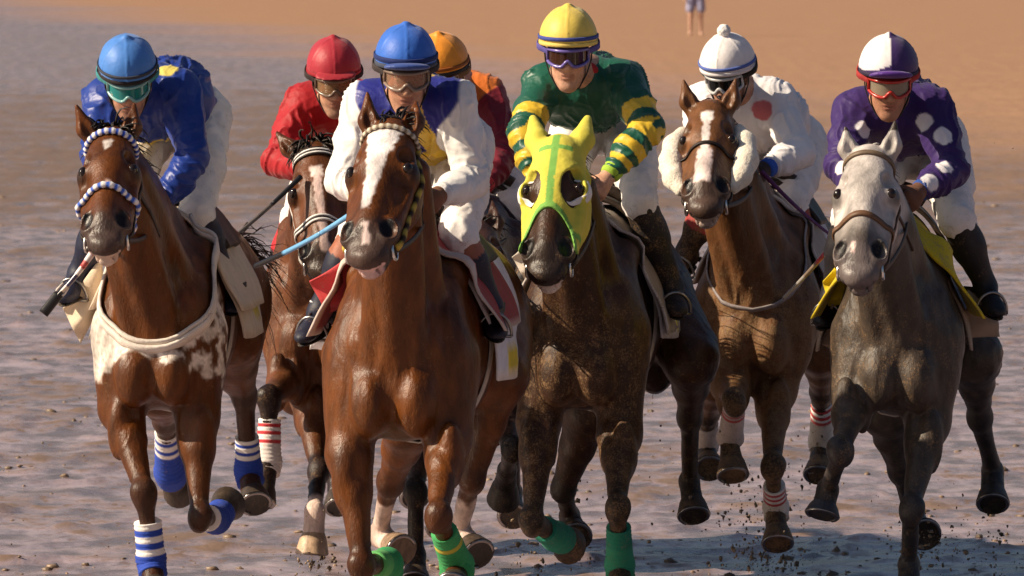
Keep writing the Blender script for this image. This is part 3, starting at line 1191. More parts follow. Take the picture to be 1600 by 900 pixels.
        return MB().sheet(G, th, C, d.reshape(n, m, 3)).build(name, mat or M_cloth, parent or h.root)

    def saddle(h, hands_y=.55, col=(.03, .018, .012)):
        s = h.drape_sdf
        sd = h.drape('saddle', .54, .90, -44, 44, .065, .0, lambda u, v, p: (*np.array(col), .1), .018, 18, M_leather)
        for (y, z) in ((.56, .02), (.89, .025)):
            top = s.march(V3(0, y, 1.16), V3(0, 0, 1), .6)[0]
            pts = [top + V3(x, 0, .075 + z - 3.2 * x * x) for x in np.linspace(-.11, .11, 11)]
            MB().tube(pts, .022, 8, (*col, .1)).build('pommel' if y < .7 else 'cantle', M_leather, sd)
        return sd

# ------------------------------------------------------------------ jockeys
def ridge(P, sc):
    return 1 - np.abs(vnoise(P, sc)) * 2

class Jockey:
    def __init__(j, h, label, D):
        j.h, j.D = h, D
        j.head_c = h.P(*D['head'])
        yw, pt = R_(D['yaw']) - h.a, R_(D['pitch'])
        f = V3(-math.sin(yw) * math.cos(pt), -math.cos(yw) * math.cos(pt), -math.sin(pt))
        r = V3(math.cos(yw), -math.sin(yw), 0)
        rl = D.get('roll', 0.0)
        u = cross(f, r)
        r, u = r * math.cos(rl) + u * math.sin(rl), u * math.cos(rl) - r * math.sin(rl)
        j.f, j.r, j.u = f, r, u
        j.Rm = np.stack([r, f, u])
        j.hp = lambda a, b, c: j.head_c + r * a + f * b + u * c
        j.sh = [h.P(*D['shl']), h.P(*D['shr'])]
        j.el = [h.S(j.sh[0], *D['ell'][:2], .285, True), h.S(j.sh[1], *D['elr'][:2], .285, True)]
        j.wr = [h.S(j.el[0], *D['hal'], .255, True), h.S(j.el[1], *D['har'], .255, True)]
        j.waist, j.hip = h.P(*D['waist']), h.P(*D['hip'])
        j.kn = [h.P(*D['knl']), h.P(*D['knr'])]
        j.an = [h.P(*D['anl']), h.P(*D['anr'])]
        j.neck = (j.sh[0] + j.sh[1]) / 2 + V3(0, .0, .035)
        j.chest = (j.sh[0] + j.sh[1]) / 2 * .62 + j.waist * .38 + V3(0, 0, -.015)
        j.base = V3(j.hip[0], j.hip[1], min(j.an[0][2], j.an[1][2]) - .05)
        wb = h.base + h.R.T @ j.base
        j.root = empty('jockey', wb, -h.a, label, 'person', 'jockeys riding the racehorses')
        j.hands = []

    def hand(j, s, i, grow=0.0, k=.012):
        q = (-1, 1)[i]
        wr, el = j.wr[i], j.el[i]
        w = unit(unit(wr - el) * .8 + V3(0, -.55, -.25))
        up = V3(-q * .45, 0, .9)
        sd = unit(up - w * (w @ up))
        pn = cross(w, sd)
        if pn[0] * q > 0: pn = -pn
        rad = .0098 + grow
        s.cone(wr - w * .02, wr + w * .035, .026 + grow, .030 + grow, .02)
        s.ell(wr + w * .052, (.040 + grow, .036 + grow, .0185 + grow), .015, np.stack([w, sd, pn]))
        for n, (o, ln) in enumerate(((.029, .95), (.010, 1.06), (-.010, 1.0), (-.028, .82))):
            b = wr + w * (.083 - .004 * abs(n - 1)) + sd * o
            p1 = b + (w * .55 + pn * .8) * .040 * ln
            p2 = p1 + (-w * .62 + pn * .72) * .029 * ln
            p3 = p2 + (-w * .85 - pn * .45) * .021 * ln
            s.cone(wr + w * .05 + sd * o * .8, b, rad * 1.05, rad * 1.15, .008)
            s.cone(b, p1, rad * 1.1, rad, .003)
            s.cone(p1, p2, rad, rad * .95, .003)
            s.cone(p2, p3, rad * .95, rad * .85, .003)
        t0 = wr + w * .025 + sd * .026 + pn * .008
        t1 = t0 + unit(sd * .55 + w * .6 + pn * .5) * .042
        t2 = t1 + unit(w * .75 + pn * .55 - sd * .1) * .034
        s.cone(t0, t1, rad * 1.35, rad * 1.15, .010)
        s.cone(t1, t2, rad * 1.15, rad * .9, .004)
        c = wr + w * .055 + pn * .02
        j.hands.append(c)
        return c

    def body(j):
        D, hp, Rm = j.D, j.hp, j.Rm
        s = SDF()
        rs = np.random.RandomState(j.h.seed * 13)
        jw, nl, hl = 1 + rs.uniform(-.09, .09), rs.uniform(-.004, .006), 1 + rs.uniform(-.06, .06)   # jaw width, nose, face length
        def wp(c):
            a, b, z = c
            if z < -.01 and b > -.02: a *= jw
            if z < 0 and b > .09 and abs(a) < .016: b += nl
            return a, b, z * (hl if z < 0 else 1)
        def E(c, r, k=.015, op='u'): s.ell(hp(*wp(c)), r, k, Rm, op)
        def C(a, b, ra, rb, k=.012, op='u'): s.cone(hp(*wp(a)), hp(*wp(b)), ra, rb, k, op)
        E((0, -.012, .035), (.074, .092, .095))
        E((0, .030, -.045), (.058, .066, .085), .03)
        C((0, .055, -.112), (0, .068, -.122), .022, .018, .025)
        for q in (-1, 1):
            C((q * .052, .0, -.075), (q * .016, .062, -.120), .020, .018, .025)
            E((q * .043, .066, -.028), (.022, .018, .018), .018)
            C((q * .012, .092, .020), (q * .046, .072, .018), .010, .008, .014)
            E((q * .031, .096, -.002), (.017, .012, .011), .010, 's')
            E((q * .012, .097, -.046), (.010, .012, .009), .006)
            E((q * .076, -.005, -.015), (.010, .020, .032), .008)
            E((q * .0065, .104, -.0545), (.0045, .006, .004), .003, 's')
        C((0, .083, .012), (0, .105, -.036), .010, .0135, .010)
        E((0, .108, -.042), (.0125, .011, .010), .008)
        E((0, .088, -.0695), (.024, .010, .0065), .006)
        E((0, .085, -.0845), (.021, .010, .0075), .006)
        E((0, .098, -.0765), (.022, .014, .0018), .002, 's')
        s.cone(hp(0, -.03, -.06), j.neck, .052, .062, .03)
        # trunk and limbs inside the clothes
        s.cone(j.neck + V3(0, .02, -.03), j.waist, .10, .10, .05)
        s.cone(j.waist, j.hip, .11, .12, .05)
        for i in (0, 1):
            s.cone(j.sh[i], j.el[i], .045, .036, .04)
            s.cone(j.el[i], j.wr[i], .036, .026, .02)
            j.hand(s, i)
            hj = j.hip + V3((-1, 1)[i] * .09, 0, -.02)
            s.cone(hj, j.kn[i], .085, .052, .05)
            s.cone(j.kn[i], j.an[i], .048, .034, .02)
            s.cone(j.an[i], j.an[i] + unit(V3((-1, 1)[i] * .30, -1, -.28)) * .09 - V3(0, 0, .03), .028, .022, .02)
        sk = np.array(D.get('skin', (.50, .25, .16)))
        def colr(P, N):
            c = np.tile(sk, (len(P), 1))
            c *= (1 + .10 * fbm(P, 30, 2))[:, None]
            q = P - j.head_c
            a, b, z = q @ j.r, q @ j.f, q @ j.u
            hd = np.linalg.norm(q, axis=1) < .19
            m = hd * (np.abs(z + .077) < .017) * (np.abs(a) < .026) * (b > .07)
            m = m * sstep(.018, .010, np.abs(z + .077))
            c = c * (1 - .5 * m[:, None]) + np.array((.36, .12, .09)) * .5 * m[:, None]
            ch = hd * np.exp(-((np.abs(a) - .045) / .02) ** 2 - ((z + .035) / .025) ** 2) * (b > .03) * .35
            c = c * (1 - ch[:, None]) + np.array((.50, .17, .12)) * ch[:, None]
            st = hd * sstep(-.055, -.10, z) * (b > -.02) * rs.uniform(.1, .5)
            c = c * (1 - st[:, None]) + np.array((.2, .12, .09)) * st[:, None]
            hr = hd * (z > -.055) * sstep(.035, .02, b - .25 * (z - .03) + .01 * vnoise(P, 90)) * (np.abs(a) > .02)
            hr = hr * (1 - (np.abs(a) > .073))
            c = c * (1 - hr[:, None]) + np.array(D.get('hair', (.03, .02, .014))) * hr[:, None]
            br = hd * (np.abs(z - .021) < .006) * (np.abs(np.abs(a) - .031) < .02) * (b > .05)
            c = c * (1 - .7 * br[:, None]) + np.array((.05, .03, .02)) * .7 * br[:, None]
            return c
        fine = [(j.head_c - .16, j.head_c + .16, .0048)]
        for i in (0, 1):
            fine.append((j.hands[i] - .075, j.hands[i] + .075, .0045))
        sdf_obj('body', s, M_skin, j.root, .016, fine, colr, None, 1)
        # eyes
        for q in (-1, 1):
            mb = MB()
            mb.sphere(hp(q * .031, .077, -.002), .0125, 14, (.75, .70, .66))
            mb.sphere(hp(q * .031, .0845, -.003), .0062, 10, (.03, .015, .01))
            mb.build('eye', M_plastic, j.root)
        if D.get('glove'):
            for i in (0, 1):
                g = SDF()
                hs = j.hands
                j.hands = []
                j.hand(g, i, .003)
                j.hands = hs
                g.cone(j.wr[i] - unit(j.wr[i] - j.el[i]) * .05, j.wr[i], .033, .032, .01)
                sdf_obj('glove', g, M_cloth, j.root, .006, (), lambda P, N: np.tile((*D['glove'], .0), (len(P), 1)))
        return s

    def clothes(j):
        D = j.D
        s = SDF()
        ch = j.chest
        s.cone(j.neck + V3(0, .06, -.05), j.waist, .120, .138, .06, flat=((1, 0, 0), 1.15))
        s.cone(j.waist, j.hip * .35 + j.waist * .65, .142, .13, .05)
        s.cone(j.sh[0] + V3(.03, 0, -.015), j.sh[1] + V3(-.03, 0, -.015), .080, .080, .08)
        s.ell(ch + V3(0, -.01, -.03), (.175, .13, .13), .06)
        s.cone(j.neck + V3(0, 0, -.03), j.neck + (j.head_c - j.neck) * .22 + V3(0, 0, -.005), .078, .060, .025)
        for i in (0, 1):
            m = j.sh[i] + (j.el[i] - j.sh[i]) * .5
            s.cone(j.sh[i], m, .070, .064, .06)
            s.cone(m, j.el[i], .066, .057, .02)
            m2 = j.el[i] + (j.wr[i] - j.el[i]) * .45
            s.cone(j.el[i], m2, .060, .056, .02)
            s.cone(m2, j.wr[i] - unit(j.wr[i] - j.el[i]) * .03, .055, .036, .02)
        arms = [(j.sh[i], j.el[i], j.wr[i]) for i in (0, 1)]
        def info(P):
            d = {}
            A = []
            for i in (0, 1):
                d0, h0 = seg_dist(P, arms[i][0], arms[i][1])
                d1, h1 = seg_dist(P, arms[i][1], arms[i][2])
                t = np.where(d0 < d1, h0 * .285, .285 + h1 * .255)
                A.append((np.minimum(d0, d1), t))
            d['arm_t'] = np.where(A[0][0] < A[1][0], A[0][1], A[1][1])
            da = np.minimum(A[0][0], A[1][0])
            dt, th = seg_dist(P, j.neck + V3(0, .03, -.05), j.waist)
            d['torso_h'] = th
            dsh, _ = seg_dist(P, j.sh[0] * .8 + j.sh[1] * .2, j.sh[1] * .8 + j.sh[0] * .2)
            dch = np.linalg.norm((P - j.chest - V3(0, -.01, -.03)) / np.array((.175, .13, .13)), axis=1) * .14 - .14
            dT = np.minimum(np.minimum(dt - .145, dsh - .09), dch)
            d['sleeve'] = sstep(-.004, .006, dT - (da - .068) + .25 * np.minimum(d['arm_t'] - .06, .1))
            w0 = (A[0][0] < A[1][0])[:, None]
            up_ = (d['arm_t'] < .285)[:, None]
            ax0 = np.where(up_, unit(arms[0][1] - arms[0][0]), unit(arms[0][2] - arms[0][1]))
            ax1 = np.where(up_, unit(arms[1][1] - arms[1][0]), unit(arms[1][2] - arms[1][1]))
            d['axis'] = np.where(w0, ax0, ax1)
            d['x'] = P[:, 0] - (j.sh[0][0] + j.sh[1][0]) / 2
            # position along the trunk, 0 at the collar and 1 at the waist
            ax = j.waist - j.neck
            d['down'] = ((P - j.neck) @ ax) / (ax @ ax)
            d['under'] = sstep(-.02, -.035, P[:, 2] - (j.neck[2] - .05 + (j.waist[2] - j.neck[2] + .05) * th))
            d['front'] = P[:, 1] < j.neck[1] + .05
            return d
        def colr(P, N):
            return np.concatenate([D['silks'](j, P, info(P)), np.zeros((len(P), 1))], 1)
        def disp(P, N):
            i = info(P)
            sd_ = 7 * j.h.seed
            # cloth pulled along the limb: long soft folds; at elbow and wrist it bunches crosswise
            warp = .05 * np.stack([vnoise(P + sd_, 7), vnoise(P + sd_ + 5, 7), vnoise(P + sd_ + 9, 7)], 1)
            q = P + warp + sd_
            axd = i['axis']
            al = (q * axd).sum(1)[:, None] * axd
            f_long = np.maximum(ridge(q - .72 * al, 14), 0) ** 3
            f_cross = np.maximum(ridge(al + .30 * (q - al), 24), 0) ** 1.8
            bend = np.clip(np.exp(-((i['arm_t'] - .285) / .07) ** 2) + np.exp(-((i['arm_t'] - .45) / .08) ** 2) + .15, 0, 1)
            sl = i['sleeve'] * (.014 * f_long * (1.1 - bend) + .010 * f_cross * bend)
            # trunk: folds drawn from the armpits to the collar and the waist
            dn = np.stack([P[:, 0] * 1.0 + .5 * np.abs(i['x']), P[:, 1] * .35, P[:, 2] * .30 + .4 * np.abs(i['x'])], 1)
            f_t = np.maximum(ridge(dn + warp + sd_, 17), 0) ** 3
            f_s = np.maximum(ridge(q, 27), 0) ** 3
            tr = (1 - i['sleeve']) * (.011 * f_t * sstep(-.1, .25, i['down']) + .004 * f_t)
            return sl + tr + .0018 * f_s + .002 * fbm(P, 6, 2) - .003
        sdf_obj('silk_jacket', s, M_nylon if D.get('matt') else M_satin, j.root, .0058, (), colr, disp, 1)
        # cuffs
        for i in (0, 1):
            ax = unit(j.wr[i] - j.el[i])
            p = [j.wr[i] - ax * (.055 - .009 * k) for k in range(6)]
            MB().tube(p, [.036, .041, .0385, .040, .0385, .034], 16, (*D.get('cuff', (.03, .05, .3)), 0)).build('cuff', M_cloth, j.root)
        # breeches
        s = SDF()
        s.ell(j.hip + V3(0, 0, 0), (.165, .16, .135), .04)
        s.cone(j.hip, j.waist * .6 + j.hip * .4, .14, .128, .05)
        for i in (0, 1):
            q = (-1, 1)[i]
            hj = j.hip + V3(q * .085, -.02, -.02)
            m = hj + (j.kn[i] - hj) * .5
            s.cone(hj, m, .108, .092, .045)
            s.cone(m, j.kn[i], .092, .066, .03)
            s.cone(j.kn[i], j.kn[i] + (j.an[i] - j.kn[i]) * .13, .066, .058, .02)
        bc = np.array(D.get('breeches', (.80, .76, .74)))
        def bdisp(P, N):
            q = P + 5 * j.h.seed
            return .010 * np.maximum(ridge(q * np.array([1, 1, .6]), 10) * .6 + ridge(q, 21) * .4, 0) ** 1.7 + .004 * fbm(P, 6, 2) - .005
        def bcol(P, N):
            d = fbm(P + j.h.seed, 11, 3)
            m = sstep(.25, .6, d)[:, None] * D.get('dirt', .15)
            return np.concatenate([bc * (1 - m) + np.array((.28, .19, .11)) * m, np.full((len(P), 1), .06 + .4 * D.get('dirt', .15))], 1)
        sdf_obj('breeches', s, M_cloth, j.root, .0080, (), bcol, bdisp, 1)
        # boots
        for i in (0, 1):
            q = (-1, 1)[i]
            s = SDF()
            k0, a = j.kn[i], j.an[i]
            ax = a - k0
            top = k0 + ax * .07
            s.cone(top, k0 + ax * .4, .064, .060, .02)
            s.cone(k0 + ax * .35, a, .060, .040, .03)
            toe = unit(V3(q * .30, -1, -.28))
            up = unit(V3(0, 0, 1) - toe * toe[2])
            sd = cross(toe, up)
            heel = a - toe * .045 - up * .045
            s.ell(heel + up * .012, (.036, .034, .045), .02, np.stack([toe, sd, up]))
            s.cone(a - up * .01, a + toe * .10 - up * .042, .040, .033, .03)
            s.ell(a + toe * .125 - up * .052, (.062, .042, .027), .025, np.stack([toe, sd, up]))
            bt, up_c = np.array(D.get('boot', (.012, .012, .02))), D.get('boot_top')
            def cf(P, N, bt=bt, k0=k0, ax=ax):
                c = np.tile(bt, (len(P), 1))
                if up_c is not None:
                    t = ((P - k0) @ ax) / (ax @ ax)
                    m = (t < D.get('top_len', .3))[:, None]
                    c = np.where(m, np.array(up_c), c)
                return np.concatenate([c, np.full((len(P), 1), D.get('mud', .1))], 1)
            bo = sdf_obj('boot', s, M_leather, j.root, .009, (), cf, lambda P, N: .003 * fbm(P, 14, 2), 1)
            so = MB()
            so.sphere(a + toe * .06 - up * .078, (.125, .040, .010), 16, (.01, .008, .007, .3), np.stack([toe, sd, up]))
            so.build('sole', M_leather, bo)
            # stirrup iron belongs to the saddle of the horse
            c = a + toe * .085 - up * .05
            pts = [c + sd * (.062 * math.cos(t)) + up * (.085 * math.sin(t) - .035 if math.sin(t) > 0 else -.035) for t in np.linspace(0, math.pi, 15)]
            pts = [c - up * .035 + sd * x for x in (-.062, 0)] + [c - up * .035 + sd * .062] + pts[1:]
            MB().tube(pts, .006, 8, (.28, .27, .26)).build('stirrup', M_metal, j.h.saddle_o)
            tp = j.h.drape_sdf.march(V3(0, .62, 1.16), V3(q * .95, 0, .35), .6)[0] + V3(q * .06, 0, 0)
            e = c + up * .05
            pts = [tp + (e - tp) * u_ + V3(q * .012 * math.sin(u_ * 3.1), 0, 0) for u_ in np.linspace(0, 1, 10)]
            MB().strap(np.array(pts), np.tile(V3(q, 0, 0), (10, 1)), .022, .004, (.03, .018, .012)).build('stirrup_leather', M_leather, j.h.saddle_o)

    def helmet(j):
        D, hp = j.D, j.hp
        s = SDF()
        s.ell(hp(0, -.006, .048), (.108, .128, .120), .02, j.Rm)
        s.cone(hp(0, -.01, .158), hp(0, -.01, .168), .016, .012, .02)
        tl = .10
        s.half(hp(0, 0, .040), -j.u - j.f * tl * .0 + j.f * .12, *[j.head_c + q * .3 for q in (-1, 1)])
        pan = D.get('panels', 6)
        fn = D['cap']
        def cf(P, N):
            q = P - j.head_c
            return fn(q @ j.r, q @ j.f, q @ j.u, P)
        def dp(P, N):
            q = P - hp(0, -.006, .048)
            a, b, z = q @ j.r, q @ j.f, q @ j.u
            ph = np.arctan2(a, b)
            rad = np.sqrt(a * a + b * b)
            dd = np.abs(((ph * pan / (2 * math.pi) + .5) % 1) - .5) * 2 * math.pi / pan * rad
            return .0026 * np.exp(-(dd / .0035) ** 2) + .0006 * fbm(P + j.h.seed, 22, 2)
        o = sdf_obj('helmet', s, M_shell, j.root, .0062, (), cf, dp, 1)
        def ring(name, c, col, w, r=.110, rb=.131, mat=M_cloth, tilt=.12, th=.004):
            t = np.linspace(0, 2 * math.pi, 56, endpoint=False)
            pts = [hp(r * math.sin(x), -.006 + rb * math.cos(x), c + tilt * rb * math.cos(x)) for x in t]
            nr = [j.r * math.sin(x) + j.f * math.cos(x) for x in t]
            MB().strap(pts, nr, w, th, (*col, 0), True).build(name, mat, o)
        if D.get('band'):
            c0, cl, w = D['band']
            sc = math.sqrt(max(0, 1 - ((c0 - .048) / .120) ** 2))
            ring('cap_band', c0, cl, w, .1085 * sc + .001, .1285 * sc + .001)
        ring('helmet_rim', .036, D.get('rim', (.02, .017, .02)), .016, .106, .126)
        # peak
        if D.get('peak') is not None:
            p = SDF()
            p.ell(hp(0, .108, .052), (.082, .050, D.get('peak_h', .016)), .01, np.stack([j.r, unit(j.f + j.u * D.get('peak_up', -.15)), unit(j.u - j.f * D.get('peak_up', -.15))]))
            p.half(hp(0, .108, .047), -j.u, *[j.head_c + q * .3 for q in (-1, 1)])
            sdf_obj('peak', p, M_shell, o, .0055, (), lambda P, N: np.tile((*D['peak'], 0.), (len(P), 1)))
        if D.get('pompom'):
            c = hp(0, -.01, .185)
            p = SDF()
            p.ball(c, .027)
            sdf_obj('pompom', p, M_fleece, o, .005, (), lambda P, N: np.tile((.8, .78, .76, 0), (len(P), 1)), lambda P, N: .004 * vnoise(P, 130))
        # chin strap
        for q in (-1, 1):
            pts = [hp(q * .088, -.005, .03), hp(q * .083, .008, -.03), hp(q * .066, .028, -.08), hp(q * .040, .050, -.125), hp(0, .058, -.146)]
            u = np.linspace(0, 4, 21)
            pts = np.array([[np.interp(x, range(5), [p[d] for p in pts]) for d in range(3)] for x in u])
            MB().strap(pts, np.array([p - hp(0, .02, -.03) for p in pts]), .016, .004, (.015, .013, .015, 0)).build('chin_strap', M_leather, o)
        return o

    def goggles(j):
        D, hp = j.D, j.hp
        fr, lens = D['frame'], D['lens']
        g = bpy.data.objects.new('goggles', None)
        COL.objects.link(g)
        g.parent = j.root
        th = np.radians(np.linspace(-66, 66, 41))
        lo = -.034 + .024 * np.exp(-(th / R_(11)) ** 2) + .012 * (np.abs(th) / R_(66)) ** 3
        hi = .028 - .006 * (np.abs(th) / R_(66)) ** 3
        def pt(t, c, o=0):
            return hp((.079 + o) * math.sin(t), .006 + (.108 + o) * math.cos(t), c)
        G = np.array([[pt(t, a + (b - a) * v) for v in np.linspace(0, 1, 9)] for t, a, b in zip(th, lo, hi)])
        Nn = np.array([[j.r * math.sin(t) + j.f * math.cos(t)] * 9 for t in th])
        MB().sheet(G, .003, (1, 1, 1), Nn).build('lens', lens, g)
        pts = [pt(t, a, .003) for t, a in zip(th, lo)] + [pt(t, b, .003) for t, b in zip(th[::-1], hi[::-1])]
        pts.append(pts[0])
        nr = [j.r * math.sin(t) + j.f * math.cos(t) for t in list(th) + list(th[::-1]) + [th[0]]]
        MB().tube(pts, .0062, 8, (*fr, 0), up=np.array(nr)).build('frame', M_plastic, g)
        # soft seal against the face
        pts = [pt(t, a, -.010) for t, a in zip(th, lo)] + [pt(t, b, -.010) for t, b in zip(th[::-1], hi[::-1])]
        pts.append(pts[0])
        MB().tube(pts, .010, 6, (*(np.array(fr) * .5), 0)).build('seal', M_cloth, g)
        t2 = np.linspace(R_(64), R_(296), 36)
        pts = [hp((.110 + .004 * (1 - abs(math.cos(x)))) * math.sin(x), -.004 + .134 * math.cos(x) if math.cos(x) < 0 else .004 + .105 * math.cos(x), .0 + .022 * (1 - math.cos(x))) for x in t2]
        for i, x in enumerate(t2):
            if math.cos(x) > 0:
                k = 1 - sstep(0, .43, math.cos(x))
                pts[i] = hp((.084 + .028 * k) * math.sin(x), .006 + .108 * math.cos(x), .0 + .022 * (1 - math.cos(x)))
        nr = [j.r * math.sin(x) + j.f * math.cos(x) for x in t2]
        MB().strap(pts, nr, .026, .004, (*D.get('strap', fr), 0)).build('strap', M_cloth, g)

    def finish(j):
        j.body()
        j.clothes()
        j.helmet()
        j.goggles()
        for o in bpy.data.objects:
            if o.parent is j.root:
                o.location = -Vector(j.base)

def flat_silks(col):
    def f(j, P, i):
        return np.tile(np.array(col, float), (len(P), 1))
    return f

def paint(c, m, col):
    m = np.clip(m, 0, 1)[:, None]
    return c * (1 - m) + np.array(col) * m

def seen_spot(j, P, px, py, r, near_y=None):
    """a round patch sewn on where the cloth shows at a pixel"""
    d = j.h.d(px, py)
    q = P - j.h.o
    t = q @ d
    e = np.linalg.norm(q - t[:, None] * d, axis=1)
    ok = e < .03
    if not ok.any(): return np.zeros(len(P))
    c = P[ok][np.argmin(t[ok])]
    return sstep(r + .003, r - .003, np.linalg.norm(P - c, axis=1) + .006 * vnoise(P, 40))

# ------------------------------------------------------------------ the seven pairs
WHITE, RED, BLUE = (.80, .77, .74), (.50, .03, .035), (.02, .06, .38)
DK = (.02, .011, .008)

def striped(c0, c1, u0, u1, n, rest):
    """n stripes of c0 with c1 between, then the plain rest"""
    out = []
    k = 2 * n
    for i in range(k):
        out.append((u0 + (u1 - u0) * (i + 1) / k, c0 if i % 2 == 0 else c1))
    return out + [(9, rest)]

def trunk_copy(h):
    h.drape_sdf = SDF()
    h.drape_sdf.pr = list(h.s.pr)

def horse(D):
    h = Horse(D['label'], *D['place'], D['w'], D['coat'], D['seed'], **D.get('kw', {}))
    h.trunk()
    trunk_copy(h)
    h.head(**D['head'])
    for q, L in zip((-1, 1), D['front']):
        h.front_leg(q, *L)
    for q, L in zip((-1, 1), D['hind']):
        h.hind_leg(q, *L)
    for i, s in D.get('socks', {}).items():
        h.legs[i]['sock'] = s
    for i, s in D.get('hoofs', {}).items():
        h.legs[i]['hoofc'] = s
    h.body()
    for i, b in D.get('bandages', {}).items():
        h.bandage(h.legs[i], *b)
    h.mane(**D.get('mane', {}))
    h.tail(**D.get('tail', {}))
    h.forelock(**D.get('forelock', {}))
    h.bridle(D['bridle'])
    for args in D['drapes']:
        h.drape(**args)
    h.saddle_o = h.saddle()
    # girth
    th = np.linspace(0, 2 * math.pi, 48, endpoint=False)
    p0 = np.tile(V3(0, .58, 1.16), (48, 1))
    d = np.stack([np.sin(th), 0 * th, np.cos(th)], 1)
    hit = h.drape_sdf.march(p0, d, .6)
    MB().strap(hit + d * .004, d, .075, .006, (*D.get('girth', (.5, .45, .4)), .2), True).build('girth', M_cloth, h.saddle_o)
    return h

def rider(h, label, D):
    j = Jockey(h, label, D)
    j.finish()
    h.reins([c for c in j.hands[:2]])
    return j

def number_cloth(base, patch, hem=None, ph=(.84, .95), uu=(.55, .85), dirt=.12):
    """cloth colour with a yellow patch in its lower rear corner on both sides"""
    def f(u, v, p):
        e = abs(v - .5) * 2
        c = np.array(base)
        if hem is not None and (e > .97 or u < .05): c = np.array(hem)
        if patch is not None and ph[0] < e < ph[1] and uu[0] < u < uu[1]: c = np.array(patch)
        return (*c, dirt)
    return f

SILVERW = (.78, .75, .72)
BAY = (.098, .0285, .0048)

# --- A: far left, bright blue cap
hA = horse(dict(
    label='bay racehorse with blue and white braided browband and white breast girth, far left', place=(240, 29.6, 5), w=.89, coat=BAY, seed=1,
    kw=dict(points=(.030, .012, .007), point_amt=.75, foam=True, lip=(.55, .42, .34), muzzle=(.055, .034, .028), mud=.04,
            blaze=((.085, .135, 0, -.004, .016, .006, (.7, .62, .58)), (.30, .335, .01, .01, .008, .004, (.5, .35, .3)))),
    head=dict(poll=(172, 203, -.26), muzzle=(160, 376), yaw=3, ears=((114, 155), (210, 163)), hw=1.0),
    front=[((190, 640, .10), (226, 772, True), (236, 880, False), (244, 938, True)),
           ((308, 650, .12), (312, 808, True), (338, 812, False, .30), (357, 782, False))],
    hind=[((250, 610, 1.0), (258, 655, False), (265, 742, False), (280, 764, False)),
          ((366, 530, 1.08), (382, 618, False), (388, 742, False), (401, 790, True))],
    bandages={0: (.40, 1.2, striped(WHITE, BLUE, .40, .95, 3, BLUE), .047, .049),
              1: (.42, 1.2, striped(WHITE, BLUE, .40, .6, 1, BLUE), .044, .05),
              2: (.22, 1.1, striped(WHITE, BLUE, .22, .62, 3, BLUE), .042, .056),
              3: (.52, 1.12, striped(WHITE, BLUE, .52, .80, 3, BLUE), .042, .05)},
    bridle=dict(brow=((WHITE, BLUE), .026, True), nose=((WHITE, (.05, .12, .5)), .026, True), nose_t=.335),
    tail=dict(to=(.19, 1.90, 1.16), n=120),
    drapes=[dict(name='saddle_cloth', y0=.42, y1=1.10, ph0=-112, ph1=112, off=.018, flare=.075, colfn=number_cloth((.62, .52, .42), (.60, .50, .10), None, (.80, .9), (.55, .85))),
            dict(name='numnah', y0=.34, y1=1.02, ph0=-92, ph1=92, off=.030, flare=.055, colfn=number_cloth((.66, .54, .42), None))],
))
# the white breast girth round the neck base
def breast_girth(h):
    th = np.linspace(R_(-142), R_(142), 72)
    c = V3(0, .30, 1.40)
    u, v = V3(1, 0, 0), unit(V3(0, -.60, -.62))
    d = np.array([u * math.sin(x) + v * math.cos(x) for x in th])
    hit = h.s.march(np.tile(c, (72, 1)), d, .6)
    for k, (dz, w, c_) in enumerate(((0, .042, .74), (.024, .026, .68))):
        MB().strap(hit + d * (.007 + .004 * (k == 0)) + V3(0, 0, 1) * dz, d, w, .012, (c_, c_ * .90, c_ * .80, .15)).build('breast_girth', M_cloth, h.root)
breast_girth(hA)

def silks_A(j, P, i):
    c = np.tile(np.array((.009, .036, .25)), (len(P), 1))
    c = paint(c, (1 - i['sleeve']) * i['under'] * (i['down'] < .8) * sstep(.34, .38, i['down'] + .03 * vnoise(P, 12)), (.72, .52, .06))
    return paint(c, seen_spot(j, P, 258, 96, .040), (.62, .52, .12))
jA = rider(hA, 'jockey in royal blue silks and sky blue cap with teal goggles', dict(
    head=(200, 122, .28), yaw=-4, pitch=31, roll=.05, shl=(160, 154, .5), shr=(280, 138, .5), ell=(152, 245), elr=(302, 246), hal=(188, 338), har=(247, 328),
    waist=(268, 152, .84), hip=(284, 178, 1.0), knl=(160, 352, .48), knr=(308, 335, .50), anl=(124, 425, .55), anr=(352, 440, .60),
    silks=silks_A, cuff=(.02, .03, .16), glove=(.55, .42, .03), boot=(.010, .013, .035), cap=lambda a, b, z, P: np.tile((.055, .20, .58, 0), (len(P), 1)),
    rim=(.02, .016, .018), band=(.062, (.045, .05, .07), .012), frame=(.22, .42, .42), strap=(.05, .25, .28), lens=lens_mat('teal_lens', (.02, .26, .26), .25), breeches=(.80, .76, .73)))

